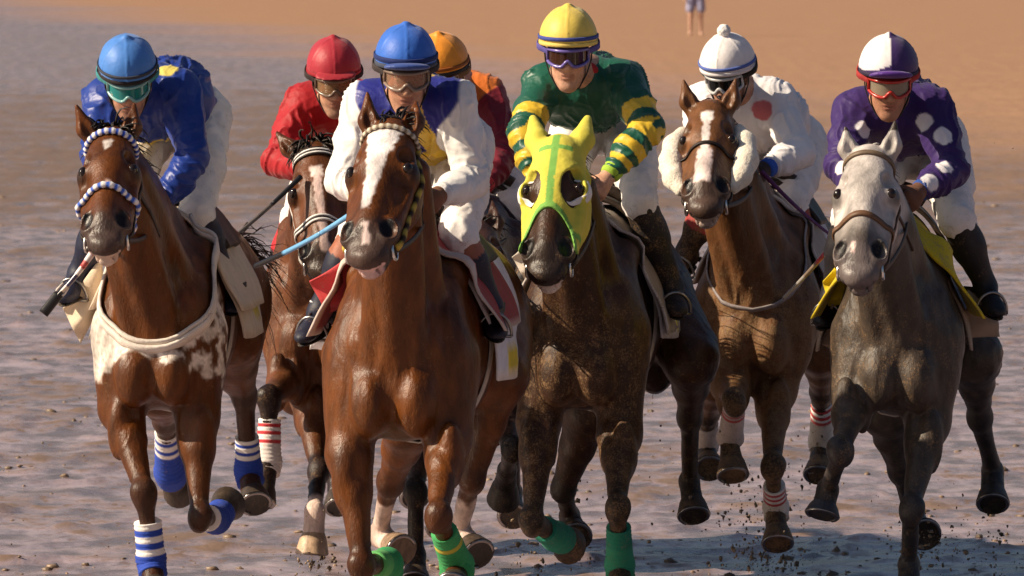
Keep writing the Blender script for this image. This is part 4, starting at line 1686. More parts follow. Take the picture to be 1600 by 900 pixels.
# --- B: red silks, second from the left
hB = horse(dict(
    label='dark bay racehorse with black and white striped browband, below the red jockey', place=(492, 31.9, 8), w=.93, coat=(.105, .034, .011), seed=2,
    kw=dict(points=(.020, .010, .008), mud=.25, blaze=((.12, .165, 0, .0, .026, .022, (.68, .55, .50)), (.165, .50, .0, .012, .014, .016, (.62, .45, .40)))),
    head=dict(poll=(492, 228, -.45), muzzle=(507, 424), yaw=-3, ears=((432, 207), (542, 208)), hw=1.06),
    front=[((452, 590, .02), (422, 624, True), (417, 742, False), (406, 786, True)),
           ((487, 625, .12), (497, 738, True), (492, 800, True, .27), (488, 866, True))],
    hind=[((470, 610, 1.0), (512, 660, False), (525, 745, False), (531, 795, True)),
          ((600, 560, 1.05), (640, 640, False), (640, 740, False), (650, 780, True))],
    socks={1: .72}, hoofs={1: (.50, .34, .22)},
    bandages={0: (.30, 1.12, striped(WHITE, (.55, .04, .05), .30, .66, 3, (.78, .70, .66)), .040, .05)},
    bridle=dict(brow=((DK, SILVERW, DK, SILVERW, DK), .036, False), nose=((SILVERW, DK, SILVERW), .028, False), nose_t=.36, cheek=(((.5, .47, .44),), .015, False)),
    forelock=dict(n=200, ln=.11, up=.15, col=(.022, .013, .009)), tail=dict(to=(-.15, 2.0, 1.1)),
    drapes=[dict(name='saddle_cloth', y0=.40, y1=1.12, ph0=-112, ph1=112, off=.018, flare=.06, colfn=number_cloth((.76, .64, .48), (.62, .48, .10), None, (.45, .62), (.0, .9)))],
))
rider(hB, 'jockey in plain red silks and red cap with clear goggles', dict(
    head=(522, 122, .15), yaw=-5, pitch=20, roll=.04, shl=(474, 160, .42), shr=(578, 160, .46), ell=(434, 252), elr=(585, 240), hal=(492, 268), har=(560, 290),
    waist=(535, 200, .80), hip=(548, 238, 1.0), knl=(463, 345, .50), knr=(585, 345, .50), anl=(424, 472, .58), anr=(600, 450, .60),
    matt=True, silks=flat_silks((.36, .009, .015)), cuff=(.35, .01, .02), boot=(.012, .012, .018), boot_top=(.50, .02, .03), top_len=.38, skin=(.50, .27, .17),
    cap=lambda a, b, z, P: np.tile((.36, .012, .028, 0), (len(P), 1)), peak=(.34, .012, .025), peak_up=-.25, rim=(.30, .01, .02), frame=(.16, .11, .08), strap=(.03, .02, .02),
    lens=lens_mat('clear_amber_lens', (.42, .27, .15), .62)))

# --- C: leader in the centre
hC = horse(dict(
    label='glossy chestnut bay racehorse with broad white blaze, leading in the centre', place=(616, 27.8, 8), w=1.03, coat=(.112, .0325, .0050), seed=3,
    kw=dict(points=(.035, .012, .006), point_amt=.55, lip=(.62, .40, .36), muzzle=(.060, .034, .026), mud=.03,
            blaze=((.055, .15, .0, .0, .056, .040, (.80, .74, .72)), (.15, .40, .0, -.008, .034, .014, (.80, .72, .70)), (.47, .53, .004, .004, .012, .010, (.65, .5, .46)))),
    head=dict(poll=(606, 192, -.24), muzzle=(562, 398), yaw=13, ears=((574, 146), (650, 160)), hw=1.10, L=.61),
    front=[((546, 710, .05), (566, 885, True), (606, 880, False, .30), (604, 915, False)),
           ((700, 685, .08), (684, 808, True), (715, 888, False, .28), (708, 925, True))],
    hind=[((640, 660, .98), (610, 752, False), (592, 836, False), (630, 862, True)),
          ((780, 588, 1.02), (737, 748, False), (717, 830, False), (750, 868, True))],
    socks={2: .35, 3: .35}, hoofs={2: (.30, .20, .13)},
    bandages={0: (.45, 1.2, [(.72, (.12, .42, .13)), (9, (.03, .30, .10))], .043, .05),
              1: (.28, 1.2, [(.45, (.05, .32, .10)), (.52, (.5, .42, .05)), (9, (.04, .30, .09))], .042, .056)},
    bridle=dict(brow=(((.62, .56, .44), (.20, .15, .10)), .018, True), cheek=(((.50, .35, .06), (.03, .018, .01)), .024, True)),
    forelock=dict(n=70, ln=.09, up=1.1), tail=dict(to=(.10, 2.0, 1.0)),
    drapes=[dict(name='number_cloth', y0=.44, y1=1.18, ph0=-120, ph1=120, off=.016, flare=.070, colfn=number_cloth((.72, .68, .70), (.72, .52, .02), (.78, .75, .76), (.83, .95), (.25, .6))),
            dict(name='saddle_pad', y0=.26, y1=.94, ph0=-92, ph1=88, off=.028, flare=.055, front=.05, colfn=number_cloth((.33, .028, .032), None, (.58, .47, .42)))],
))
def silks_C(j, P, i):
    c = np.tile(np.array((.014, .018, .20)), (len(P), 1))
    c = paint(c, (1 - i['sleeve']) * i['under'] * sstep(.30, .34, i['down'] + .04 * vnoise(P, 12)), (.72, .46, .03))
    c = paint(c, (np.abs(i['x'] - .045 - .14 * (i['down'])) < .035) * (i['down'] < .42) * i['front'] * (1 - i['sleeve']), (.62, .40, .05))
    return paint(c, i['sleeve'], (.80, .78, .76))
rider(hC, 'jockey in blue vest with white sleeves and shiny blue cap', dict(
    head=(634, 112, .26), yaw=-3, pitch=17, shl=(572, 160, .50), shr=(712, 158, .48), ell=(537, 282), elr=(738, 285), hal=(606, 318), har=(684, 306),
    waist=(672, 192, .80), hip=(690, 222, .98), knl=(556, 372, .50), knr=(716, 372, .48), anl=(500, 484, .52), anr=(768, 478, .56),
    silks=silks_C, cuff=(.75, .72, .70), glove=(.22, .09, .045), boot=(.012, .013, .03), boot_top=(.32, .11, .06), top_len=.28, skin=(.46, .24, .15),
    cap=lambda a, b, z, P: np.tile((.025, .13, .55, 0), (len(P), 1)), band=(.060, (.012, .025, .12), .018), rim=(.05, .06, .09), peak=(.03, .07, .28), peak_up=.35, frame=(.24, .17, .13), strap=(.04, .03, .03),
    lens=lens_mat('clear_lens', (.50, .34, .24), .68)))

# --- G: orange cap, behind the leader
hG = horse(dict(
    label='dark racehorse mostly hidden behind the leading horse, under the orange capped jockey', place=(738, 31.4, 5), w=1.0, coat=(.045, .020, .013), seed=4,
    kw=dict(mud=.3), head=dict(poll=(744, 348, -.20), muzzle=(735, 470), yaw=4, ears=((722, 315), (770, 315))),
    front=[((655, 660, .1), (650, 770, True), (650, 868, False), (648, 915, True)),
           ((790, 650, .1), (800, 702, True), (792, 735, False, .26), (786, 778, False))],
    hind=[((690, 620, 1.0), (685, 690, False), (688, 780, False), (690, 830, True)),
          ((790, 600, 1.0), (800, 690, False), (800, 770, False), (802, 810, True))],
    bridle=dict(), tail=dict(),
    drapes=[dict(name='saddle_cloth', y0=.42, y1=1.1, ph0=-110, ph1=110, off=.018, flare=.05, colfn=number_cloth((.05, .04, .06), None))],
))
def silks_G(j, P, i):
    c = np.tile(np.array((.62, .15, .02)), (len(P), 1))
    c = paint(c, i['sleeve'], (.17, .008, .022))
    return paint(c, (1 - i['sleeve']) * sstep(.45, .5, i['down']), (.17, .008, .022))
rider(hG, 'jockey with orange cap, orange and maroon silks, half hidden behind the leader', dict(
    head=(690, 116, .22), yaw=12, pitch=24, shl=(668, 150, .5), shr=(762, 150, .5), ell=(660, 240), elr=(788, 236), hal=(700, 300), har=(752, 296),
    waist=(745, 205, .84), hip=(762, 245, 1.0), knl=(690, 345, .5), knr=(800, 330, .5), anl=(680, 440, .6), anr=(815, 440, .6),
    matt=True, silks=silks_G, cuff=(.5, .03, .04), glove=(.42, .02, .03), cap=lambda a, b, z, P: np.tile((.78, .27, .015, 0), (len(P), 1)), band=(.058, (.25, .07, .01), .014), frame=(.2, .1, .05), lens=lens_mat('brown_lens', (.2, .1, .05), .4)))

# --- D: green silks, hooded horse
hD = horse(dict(
    label='mud splashed dark bay racehorse wearing a yellow hood with green trim', place=(902, 29.6, 8), w=.88, coat=(.046, .019, .008), seed=5,
    kw=dict(points=(.030, .018, .011), mud=.55, lip=(.66, .56, .50), muzzle=(.035, .022, .017)),
    head=dict(poll=(871, 222, -.26), muzzle=(848, 428), yaw=5, ears=((833, 186, .19), (918, 186, .19)), hw=1.06),
    front=[((842, 660, .08), (832, 815, True), (870, 840, False, .29), (890, 848, False)),
           ((968, 680, .10), (965, 795, True), (968, 888, False), (971, 945, True))],
    hind=[((922, 640, .98), (880, 764, False), (890, 806, False), (902, 842, True)),
          ((1080, 562, 1.05), (1078, 652, False), (1077, 752, False), (1085, 808, True))],
    bandages={0: (.45, 1.2, [(9, (.02, .22, .14))], .044, .052), 1: (.30, 1.15, [(.6, (.02, .22, .13)), (9, (.035, .28, .15))], .041, .05)},
    bridle=dict(), tail=dict(to=(.05, 2.0, 1.0)), forelock=dict(n=4, ln=.03),
    drapes=[dict(name='number_cloth', y0=.44, y1=1.16, ph0=-114, ph1=114, off=.016, flare=.060, colfn=number_cloth((.70, .66, .70), (.72, .60, .05), None, (.82, .95), (.35, .75), .25)),
            dict(name='numnah', y0=.30, y1=.80, ph0=-108, ph1=108, off=.026, flare=.05, front=.04, colfn=number_cloth((.34, .29, .25), None, (.52, .48, .48), dirt=.6))],
))
def hood(h):
    """stretch cloth hood over head and ears, open at the eyes and nose"""
    s = SDF()
    s.pr = [(lambda x, y, z, fn=fn: fn(x, y, z) - .009, lo - .009, hi + .009, k, op) if op == 'u' else (fn, lo, hi, k, op) for m_, (fn, lo, hi, k, op) in enumerate(h.s.pr) if (lo[2] > h.hq[2] - .75 and hi[2] > 1.45) and m_ not in h.ear_cut]
    big = [h.hq - .8, h.hq + .8]
    # nose opening: an arched edge
    c = h.hp(0, .02, .545)
    s.ell(c, np.array((.105, .30, .225)), .004, np.stack([h.hl, h.hn, h.ht]), 's')
    s.half(h.hp(0, -.12, .44), h.ht * .9 + h.hn * -.35, *big)
    s.half(h.hp(0, -.22, .10), -h.hn * .85 - h.ht * .15, *big)
    for q in (-1, 1):
        p0 = h.hp(q * .03, -.045, .215)
        dr = unit(h.hl * q + h.hn * 1.15)
        e = h.s.march(p0, dr, .2)[0]
        b = unit(cross(dr, h.ht))
        tt = unit(h.ht * .96 + h.hl * q * -.25)
        s.ell(e, (.072, .046, .10), .004, np.stack([unit(tt - dr * (tt @ dr)), b, dr]), 's')
    Y_, G_ = np.array((.66, .58, .075)), np.array((.19, .42, .08))
    def cf(P, N):
        r = P - h.hq
        a, b, t = r @ h.hl / h.hw, r @ h.hn, r @ h.ht
        c_ = np.tile(Y_, (len(P), 1))
        m = (np.abs(a + .0) < .0125) * (t > -.03) * (b > -.10) * (t < .36)
        m = np.maximum(m, (np.abs(t - .045) < .011) * (np.abs(a) < .060) * (b > -.06))
        q = np.sqrt((a / .105 * h.hw) ** 2 + ((t - .545) / .225) ** 2 + ((b - .02) / .30) ** 2)
        m = np.maximum(m, (q < 1.11))
        m = np.maximum(m, (np.abs(t - .40) < .012) * (a > .06))
        c_ = paint(c_, m.astype(float), G_)
        return np.concatenate([c_, np.zeros((len(P), 1))], 1)
    o = sdf_obj('hood', s, M_cloth, h.root, .0055, (), cf, lambda P, N: .0018 * fbm(P, 28, 2), 1, True)
    # white eye cups round the outer rim of each opening
    for q in (-1, 1):
        p0 = h.hp(q * .03, -.045, .215)
        dr = unit(h.hl * q + h.hn * 1.15)
        e = h.s.march(p0, dr, .2)[0]
        tt = unit(h.ht * .96 + h.hl * q * -.25)
        tt = unit(tt - dr * (tt @ dr))
        bb = cross(dr, tt)
        if bb @ (h.hl * q) < 0: bb = -bb
        nT, nR = 29, 8
        G, Nn = np.zeros((nT, nR, 3)), np.zeros((nT, nR, 3))
        for i, th in enumerate(np.linspace(R_(-82), R_(90), nT)):
            for k, rr in enumerate(np.linspace(0, 1, nR)):
                w_ = max(math.cos(th * 1.0), 0)
                rad = bb * math.cos(th) + tt * math.sin(th)
                tgt = e + tt * math.sin(th) * .072 + bb * (math.cos(th) * .045) + rad * (.042 * rr * w_)
                dd = unit(tgt - p0)
                hit = h.s.march(p0, dd, .25)[0]
                G[i, k] = hit + dd * .0125
                Nn[i, k] = dd
        MB().sheet(G, .006, (.80, .77, .74, 0), Nn).build('eye_cup', M_cloth, o)
hood(hD)

def silks_D(j, P, i):
    c = np.tile(np.array((.005, .080, .048)), (len(P), 1))
    t = i['arm_t'] + .006 * vnoise(P, 18)
    st = ((t > .175) & (t < .23)) | ((t > .285) & (t < .335)) | ((t > .375) & (t < .415)) | ((t > .445) & (t < .472))
    return paint(c, i['sleeve'] * st, (.70, .46, .03))
jD = rider(hD, 'jockey in green silks with yellow hooped sleeves and yellow cap', dict(
    head=(888, 80, .26), yaw=2, pitch=13, shl=(848, 132, .5), shr=(976, 126, .5), ell=(820, 208), elr=(1012, 202), hal=(846, 300), har=(948, 278),
    waist=(918, 142, .82), hip=(944, 182, 1.0), knl=(858, 318, .5), knr=(1000, 318, .52), anl=(822, 430, .56), anr=(1050, 446, .60),
    silks=silks_D, cuff=(.35, .55, .05), boot=(.012, .010, .012), skin=(.60, .33, .22), mud=.4, dirt=.05,
    cap=lambda a, b, z, P: np.tile((.74, .55, .10, 0), (len(P), 1)), band=(.058, (.05, .07, .30), .015), rim=(.72, .55, .15), frame=(.16, .12, .40), strap=(.10, .08, .30), lens=lens_mat('dark_brown_lens', (.05, .02, .012), .12)))
MB().tube([jD.neck + V3(.045 * math.sin(t), -.055 - .03 * math.cos(t), .02 + .03 * math.cos(t) - .02) - V3(jD.base[0], jD.base[1], jD.base[2]) for t in np.linspace(-2.2, 2.2, 15)], .024, 10, (.50, .03, .03, 0)).build('neck_scarf', M_cloth, jD.root)

# --- E: white silks
hE = horse(dict(
    label='mud spattered bay racehorse with white blaze and sheepskin cheek pieces', place=(1178, 31.75, 7), w=.90, coat=(.135, .055, .020), seed=6,
    kw=dict(points=(.040, .024, .015), mud=.85, lip=(.55, .42, .36), muzzle=(.07, .042, .032),
            blaze=((.085, .14, .0, .0, .026, .020, (.75, .68, .64)), (.14, .30, .0, -.004, .013, .016, (.72, .62, .58)), (.30, .47, -.006, -.010, .030, .034, (.72, .58, .54)))),
    head=dict(poll=(1108, 160, -.28), muzzle=(1099, 320), yaw=2, ears=((1068, 126, .14), (1150, 124, .14)), hw=1.03),
    front=[((1142, 600, .06), (1148, 628, True), (1140, 688, False), (1146, 745, True)),
           ((1211, 612, .12), (1207, 730, True), (1212, 797, False), (1216, 852, True))],
    hind=[((1120, 590, 1.0), (1106, 645, False), (1103, 697, False), (1110, 735, True)),
          ((1283, 546, 1.06), (1284, 612, False), (1283, 695, False), (1279, 745, True))],
    bandages={0: (.10, .95, striped((.62, .12, .12), (.7, .6, .55), .10, .36, 3, (.70, .58, .52)), .039, .045),
              1: (.42, 1.15, striped(WHITE, (.50, .05, .06), .42, .72, 3, (.76, .68, .60)), .039, .046),
              2: (.30, 1.05, [(9, (.72, .62, .56))], .040, .045),
              3: (.18, 1.02, striped(WHITE, (.50, .05, .06), .18, .50, 3, (.74, .66, .56)), .040, .047)},
    bridle=dict(nose=((DK,), .014, False), nose_t=.27), forelock=dict(n=30, ln=.05, up=.2), tail=dict(to=(.15, 2.0, 1.1)),
    drapes=[dict(name='number_cloth', y0=.44, y1=1.14, ph0=-104, ph1=104, off=.016, flare=.05, colfn=number_cloth((.60, .56, .58), None, dirt=.3)),
            dict(name='numnah', y0=.30, y1=.86, ph0=-92, ph1=92, off=.024, flare=.04, colfn=number_cloth((.40, .34, .29), None, (.60, .54, .50), dirt=.4))],
))
def cheekpieces(h):
    for q in (-1, 1):
        s = SDF()
        pts = [h.hp(q * .108, -.10, .06), h.hp(q * .134, -.085, .15), h.hp(q * .142, -.08, .26), h.hp(q * .126, -.08, .35), h.hp(q * .098, -.085, .41)]
        rr = [.026, .042, .048, .042, .028]
        for a, b, ra, rb in zip(pts, pts[1:], rr, rr[1:]):
            s.cone(a, b, ra, rb, .02)
        sdf_obj('sheepskin_cheekpiece', s, M_fleece, h.br, .006, (), lambda P, N: np.tile((.82, .74, .62, 0), (len(P), 1)), lambda P, N: .0025 * fbm(P, 70, 2))
cheekpieces(hE)
def neck_strap(h):
    th = np.linspace(0, 2 * math.pi, 60, endpoint=False)
    c = V3(0, .24, 1.36)
    u, v = V3(1, 0, 0), unit(V3(0, -.72, -.70))
    d = np.array([u * math.sin(x) + v * math.cos(x) for x in th])
    hit = h.s.march(np.tile(c, (60, 1)), d, .6)
    MB().strap(hit + d * .004, d, .022, .006, (.30, .26, .26, .2), True).build('neck_strap', M_leather, h.br)
neck_strap(hE)
def silks_E(j, P, i):
    c = np.tile(np.array((.78, .75, .76)), (len(P), 1))
    return paint(c, seen_spot(j, P, 1183, 181, .043), (.62, .17, .18))
rider(hE, 'jockey in white silks with a red spot and white bobble cap', dict(
    head=(1138, 116, .22), yaw=22, pitch=24, roll=-.03, shl=(1098, 158, .46), shr=(1212, 156, .48), ell=(1096, 240), elr=(1250, 238), hal=(1140, 290), har=(1192, 266),
    waist=(1200, 188, .80), hip=(1222, 222, .98), knl=(1108, 325, .5), knr=(1236, 318, .50), anl=(1072, 392, .56), anr=(1252, 392, .56),
    matt=True, silks=silks_E, cuff=(.03, .10, .45), glove=(.05, .028, .022), boot=(.035, .022, .018), boot_top=(.36, .03, .04), top_len=.42, skin=(.42, .21, .13), mud=.7, pompom=True,
    cap=lambda a, b, z, P: np.tile((.80, .75, .74, 0), (len(P), 1)), band=(.058, (.09, .14, .42), .014), rim=(.75, .70, .70), frame=(.5, .5, .5), strap=(.03, .025, .02), lens=lens_mat('black_lens', (.01, .01, .01), .1)))

# --- F: grey horse, purple silks
hF = horse(dict(
    label='dappled grey racehorse with pale face, far right', place=(1404, 29.3, 1.5), w=.84, coat=(.056, .041, .031), seed=7,
    kw=dict(points=(.035, .030, .030), point_amt=.9, muzzle=(.13, .105, .10), face=(.50, .45, .42), mud=.35, dapple=True, neckw=1.0,
            blaze=((.46, .49, -.02, -.02, .008, .006, (.6, .42, .38)),)),
    head=dict(poll=(1357, 232, -.26), muzzle=(1338, 428), yaw=9, ears=((1320, 194, .12), (1400, 184, .14)), hw=1.06),
    front=[((1334, 620, .06), (1314, 705, True), (1293, 766, False), (1284, 806, True, .10)),
           ((1450, 660, .10), (1424, 796, True), (1420, 882, False), (1420, 940, True))],
    hind=[((1385, 640, 1.0), (1408, 735, False), (1428, 812, False), (1448, 838, True)),
          ((1522, 556, 1.05), (1531, 652, False), (1551, 736, False), (1551, 790, True))],
    hoofs={0: (.05, .05, .06)},
    bridle=dict(brow=(((.16, .11, .07),), .020, False), nose=(((.14, .07, .035),), .024, False), nose_t=.335, leather=(.07, .04, .025)),
    mane=dict(col=(.10, .09, .085)), forelock=dict(n=10, ln=.05, up=.1, col=(.3, .28, .26)), tail=dict(to=(.05, 2.0, 1.0), col=(.12, .10, .09)),
    drapes=[dict(name='saddle_cloth', y0=.46, y1=1.16, ph0=-118, ph1=118, off=.016, flare=.085, colfn=number_cloth((.33, .24, .17), None, (.42, .33, .26), dirt=.5)),
            dict(name='numnah', y0=.15, y1=.84, ph0=-93, ph1=93, off=.026, flare=.06, front=.03, colfn=number_cloth((.62, .47, .012), None, dirt=.5))],
))
SPOTS = ((1358, 195), (1432, 193), (1470, 202), (1481, 248), (1461, 274), (1306, 252), (1340, 150), (1480, 160), (1395, 222))
def silks_F(j, P, i):
    c = np.tile(np.array((.034, .012, .105)), (len(P), 1))
    for (x, y) in SPOTS[:6]:
        c = paint(c, seen_spot(j, P, x, y, .034), (.78, .74, .76))
    for (x, y) in ((.10, .38), (-.10, .38), (0, .30), (.06, .7), (-.06, .7)):   # the back
        q = j.neck + V3(x, y, .16 - .25 * y)
        c = paint(c, sstep(.10, .09, np.linalg.norm((P - q) * np.array([3, 3, .8]), axis=1)) * (P[:, 1] > j.neck[1] + .12), (.78, .74, .76))
    return c
def cap_F(a, b, z, P):
    m = ((a < 0) & ((b < 0) | (z > .094 - .42 * np.abs(a))))[:, None]
    return np.where(m, np.array((.80, .76, .77, 0)), np.array((.045, .015, .12, 0)))
rider(hF, 'jockey in purple silks with white spots and quartered cap', dict(
    head=(1388, 124, .26), yaw=-2, pitch=18, shl=(1336, 172, .5), shr=(1456, 168, .5), ell=(1316, 258), elr=(1488, 266), hal=(1352, 312), har=(1434, 300),
    waist=(1414, 180, .82), hip=(1434, 218, 1.0), knl=(1326, 345, .5), knr=(1496, 345, .50), anl=(1300, 462, .56), anr=(1540, 446, .60),
    matt=True, silks=silks_F, cuff=(.02, .07, .30), boot=(.012, .010, .014), skin=(.42, .20, .12), glove=(.16, .07, .04),
    cap=cap_F, panels=4, peak=(.08, .02, .22), peak_up=.55, rim=(.03, .02, .05), frame=(.45, .03, .02), strap=(.35, .03, .03), lens=lens_mat('silver_lens', (.40, .34, .26), .5)))

# ------------------------------------------------------------------ loose corners of the cloths, lifted by the wind
def flap(h, name, corners, col, bulge=.03, th=.008, stripe=None):
    """corners = four (px, py, y) measured round the edge"""
    A, B, C_, D_ = [h.P(*c) for c in corners]
    n = 16
    G, Cc = np.zeros((n, n, 3)), np.zeros((n, n, 4))
    nr = unit(cross(B - A, D_ - A))
    if nr[1] > 0: nr = -nr
    for i, u in enumerate(np.linspace(0, 1, n)):
        for k, v in enumerate(np.linspace(0, 1, n)):
            p = A * (1 - u) * (1 - v) + B * u * (1 - v) + C_ * u * v + D_ * (1 - u) * v
            w_ = math.sin(u * math.pi) * math.sin(v * math.pi)
            G[i, k] = p + nr * (bulge * w_ + .012 * math.sin(v * 9 + u * 3) * (.3 + u))
            Cc[i, k] = (*(stripe if stripe is not None and .72 < v < .9 else col), .12)
    MB().sheet(G, th, Cc, np.tile(nr, (n, n, 1))).build(name, M_cloth, h.root)
flap(hC, 'saddle_pad_flap', ((560, 392, .34), (484, 440, .30), (512, 494, .40), (566, 470, .44)), (.52, .055, .06), .04)
flap(hC, 'number_cloth_flap', ((512, 470, .48), (484, 470, .50), (482, 548, .55), (512, 548, .58)), (.74, .70, .70), .02)
flap(hA, 'saddle_cloth_flap', ((160, 398, .50), (98, 482, .50), (126, 538, .54), (162, 470, .52)), (.66, .54, .40), .04)
flap(hF, 'numnah_flap', ((1330, 385, .40), (1286, 440, .42), (1296, 484, .46), (1334, 470, .46)), (.62, .47, .012), .03)
flap(hF, 'saddle_cloth_flap', ((1306, 480, .52), (1278, 538, .54), (1310, 546, .56), (1322, 490, .56)), (.40, .28, .20), .02)
flap(hF, 'saddle_cloth_flap', ((1512, 452, .60), (1556, 478, .62), (1563, 527, .64), (1508, 528, .62)), (.36, .27, .20), .02)
flap(hD, 'numnah_flap', ((822, 380, .42), (800, 402, .42), (824, 444, .46), (842, 420, .46)), (.50, .44, .38), .02)
flap(hB, 'saddle_cloth_flap', ((458, 372, .44), (430, 420, .46), (420, 492, .52), (446, 470, .52)), (.68, .56, .38), .03)

# ------------------------------------------------------------------ whips
def whip(label, a, b, r0, r1, cols, knob=None, flap=None):
    """a, b = (px, py, distance): handle end and tip"""
    A, B = world_at(*a), world_at(*b)
    root = empty('riding_whip', A, 0, label, 'whip', 'whips carried by the jockeys')
    n = 40
    u = np.linspace(0, 1, n)
    pts = [(B - A) * x + V3(0, 0, -.012 * math.sin(x * math.pi)) for x in u]
    cl = np.array([(*cols[min(int(x * len(cols) * .999), len(cols) - 1)], 0) for x in u])
    cut = n // 3
    MB().tube(pts[:cut + 1], np.linspace(r0 * 1.25, r0, cut + 1), 8, cl[:cut + 1]).build('handle', M_leather, root)
    MB().tube(pts[cut:], np.linspace(r0, r1, n - cut), 8, cl[cut:]).build('shaft', M_plastic, root)
    if flap is not None:
        d = unit(B - A)
        s_ = unit(cross(d, V3(0, 1, 0)))
        e = B - A
        pt = [e + d * x for x in np.linspace(-.01, .085, 8)]
        MB().strap(pt, np.tile(V3(0, -1, 0), (8, 1)), .038, .006, (*flap, 0)).build('flap', M_leather, root)
        for k in (-.012, .012):
            MB().tube([e - d * .05 + s_ * k, e - d * .02 + s_ * k * 1.3, e + s_ * k], .005, 6, (.6, .55, .5, 0)).build('loop', M_leather, root)
K = (.012, .011, .014)
whip('dark whip with black flap and red white braid, by the left horse', (150, 386, 29.75), (90, 462, 29.75), .011, .008, [(.5, .1, .1), (.75, .7, .7), (.5, .1, .1), (.7, .65, .6), (.05, .04, .08), (.06, .05, .10), (.6, .5, .42), K], flap=K)
whip('thin dark whip with pale looped tip, in front of the red jockey', (470, 276, 31.3), (336, 392, 31.0), .0085, .007, [K, K, (.10, .08, .07), (.12, .10, .09), (.14, .12, .11), (.5, .44, .38)], flap=(.45, .38, .32))
whip('pale blue whip with black end, crossing the red jockey\'s horse', (556, 330, 28.0), (398, 416, 28.4), .009, .010, [(.16, .40, .68)] * 7 + [K, K, K])
whip('white wooden whip held behind the leading horse', (812, 326, 31.9), (722, 346, 31.9), .009, .007, [(.75, .68, .62), (.72, .64, .58), (.65, .5, .4), (.6, .42, .3)])
whip('purple whip in the hand of the white jockey', (1190, 268, 31.7), (1296, 366, 31.6), .008, .006, [(.14, .03, .12), (.16, .05, .14)])
whip('red and grey whip beside the grey horse\'s nose', (1330, 344, 29.9), (1224, 466, 30.2), .0085, .007, [(.45, .05, .07)] * 3 + [(.22, .16, .12), (.35, .32, .30), (.35, .32, .30)])

# ------------------------------------------------------------------ flying mud and lumps of sand
def lumps(name, items, mat, label):
    V, F, C = [], [], []
    rs = np.random.RandomState(21)
    ico = [(0, 0, 1), (.89, 0, .45), (.28, .85, .45), (-.72, .53, .45), (-.72, -.53, .45), (.28, -.85, .45), (.72, .53, -.45), (-.28, .85, -.45), (-.89, 0, -.45), (-.28, -.85, -.45), (.72, -.53, -.45), (0, 0, -1)]
    fc = [(0, 1, 2), (0, 2, 3), (0, 3, 4), (0, 4, 5), (0, 5, 1), (1, 6, 2), (2, 7, 3), (3, 8, 4), (4, 9, 5), (5, 10, 1), (2, 6, 7), (3, 7, 8), (4, 8, 9), (5, 9, 10), (1, 10, 6), (11, 7, 6), (11, 8, 7), (11, 9, 8), (11, 10, 9), (11, 6, 10)]
    ico = np.array(ico)
    mb = MB()
    for c, r, fl, col in items:
        q = ico * (1 + .35 * rs.normal(size=(12, 1))).clip(.45, 1.7) * r * np.array([rs.uniform(.7, 1.4), rs.uniform(.7, 1.4), fl * rs.uniform(.7, 1.3)])
        mb.add(q + c, fc, (*col, 0))
    o = mb.build(name, mat)
    tag(o, label, kind='stuff')
M_mud = attr_mat('wet_mud', 0.42, 0.5, 60, 0.35, 150, 0.003)
rs = np.random.RandomState(5)
fly = []
def burst(px, py, Y, sx, sy, n, r=(.002, .009)):
    for i in range(n):
        x, y = px + rs.normal(0, sx), py + rs.normal(0, sy)
        p = world_at(x, y, Y + rs.normal(0, .15))
        if p[2] < .01: p[2] = rs.uniform(.005, .03)
        k = rs.rand()
        fly.append((p, r[0] + (r[1] - r[0]) * k ** 3, 1.2, np.array((.20, .135, .08)) * rs.uniform(.35, 1.6)))
burst(1190, 820, 31.8, 45, 60, 220, (.0015, .005)); burst(1450, 850, 31, 60, 40, 120, (.0015, .005)); burst(1180, 770, 32.2, 22, 40, 40); burst(1215, 868, 32.0, 30, 16, 110); burst(1165, 850, 32.2, 25, 40, 90)
burst(490, 882, 31.6, 26, 14, 80); burst(1550, 850, 31.2, 18, 40, 60); burst(1260, 730, 32.4, 20, 30, 40); burst(1460, 860, 30.5, 24, 25, 70)
burst(800, 840, 31.5, 40, 30, 30); burst(1000, 700, 31, 70, 90, 40, (.003, .010)); burst(560, 820, 31.5, 25, 30, 30)
burst(1400, 480, 31, 200, 180, 36, (.0015, .005)); burst(900, 880, 30.5, 90, 15, 60)
lumps('mud_spray', fly, M_mud, 'specks of wet sand thrown up by the hooves')
grd = []
for i in range(4200):
    Y = 31.5 + 55 * rs.rand() ** 2.0
    X = rs.uniform(-1, 1) * (Y * .0665 + .6)
    cl = vnoise(np.array([[X, Y * .6, 3.1]]), .9)[0]
    if rs.rand() > .25 + .9 * max(cl, 0): continue
    r = .006 + .022 * rs.rand() ** 4
    z = ground_height(np.array([[X, Y, 0.]]))[0]
    grd.append((V3(X, Y, z + r * .05), r, .5, np.array((.20, .135, .085)) * rs.uniform(.6, 1.5)))
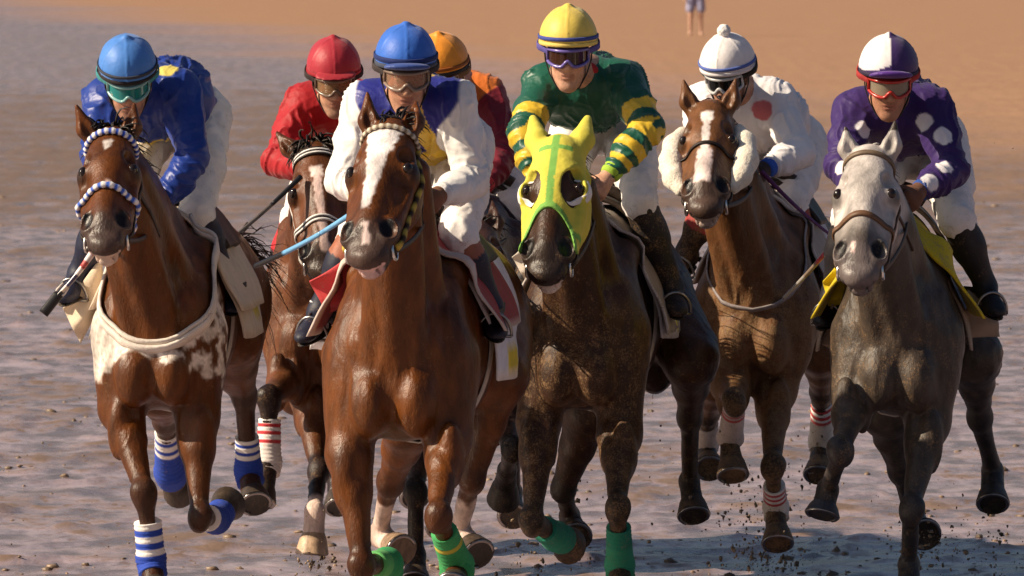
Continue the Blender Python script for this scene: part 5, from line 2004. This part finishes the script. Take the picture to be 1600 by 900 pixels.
lumps('sand_clods', grd, M_mud, 'lumps of trampled wet sand on the beach')

# ------------------------------------------------------------------ people far up the beach
def walker(px, py, skin, shorts, shirt, label):
    g = ground_at(px, py)
    root = empty('bystander', g, 0, label, 'person', 'people far up the beach')
    s = SDF()
    for q in (-1, 1):
        s.cone((q * .10, 0, .88), (q * .11, -.02, .48), .085, .058, .04)
        s.cone((q * .11, -.02, .48), (q * .12, .03, .09), .056, .036, .03)
        s.cone((q * .12, .04, .05), (q * .13, -.12, .035), .04, .032, .03)
        s.cone((q * .19, 0, 1.40), (q * .27, .02, 1.12), .05, .04, .03)
        s.cone((q * .27, .02, 1.12), (q * .25, -.08, .88), .038, .028, .03)
        s.ell((q * .25, -.10, .81), (.022, .045, .05), .02)
    s.ell((0, 0, .95), (.17, .12, .14), .05)
    s.ell((0, 0, 1.22), (.17, .11, .28), .06)
    s.cone((-.16, 0, 1.42), (.16, 0, 1.42), .06, .06, .05)
    s.cone((0, 0, 1.45), (0, 0, 1.58), .06, .055, .04)
    s.ell((0, -.01, 1.68), (.078, .098, .125), .03)
    sdf_obj('body', s, M_skin, root, .018, (), lambda P, N: np.tile(np.array(skin), (len(P), 1)) * np.where((P[:, 2:] > 1.72), .2, 1))
    s = SDF()
    s.ell((0, 0, .95), (.185, .14, .15), .05)
    for q in (-1, 1): s.cone((q * .10, 0, .88), (q * .12, -.015, .60), .105, .10, .04)
    sdf_obj('shorts', s, M_cloth, root, .018, (), lambda P, N: np.tile((*shorts, 0), (len(P), 1)))
    s = SDF()
    s.ell((0, 0, 1.22), (.185, .13, .28), .05)
    s.cone((-.17, 0, 1.42), (.17, 0, 1.42), .07, .07, .05)
    for q in (-1, 1): s.cone((q * .19, 0, 1.40), (q * .25, .015, 1.2), .066, .062, .03)
    sdf_obj('shirt', s, M_cloth, root, .018, (), lambda P, N: np.tile((*shirt, 0), (len(P), 1)))
walker(1087, 56, (.55, .33, .24), (.30, .30, .45), (.5, .5, .55), 'bystander in blue shorts with bare legs, far up the beach')
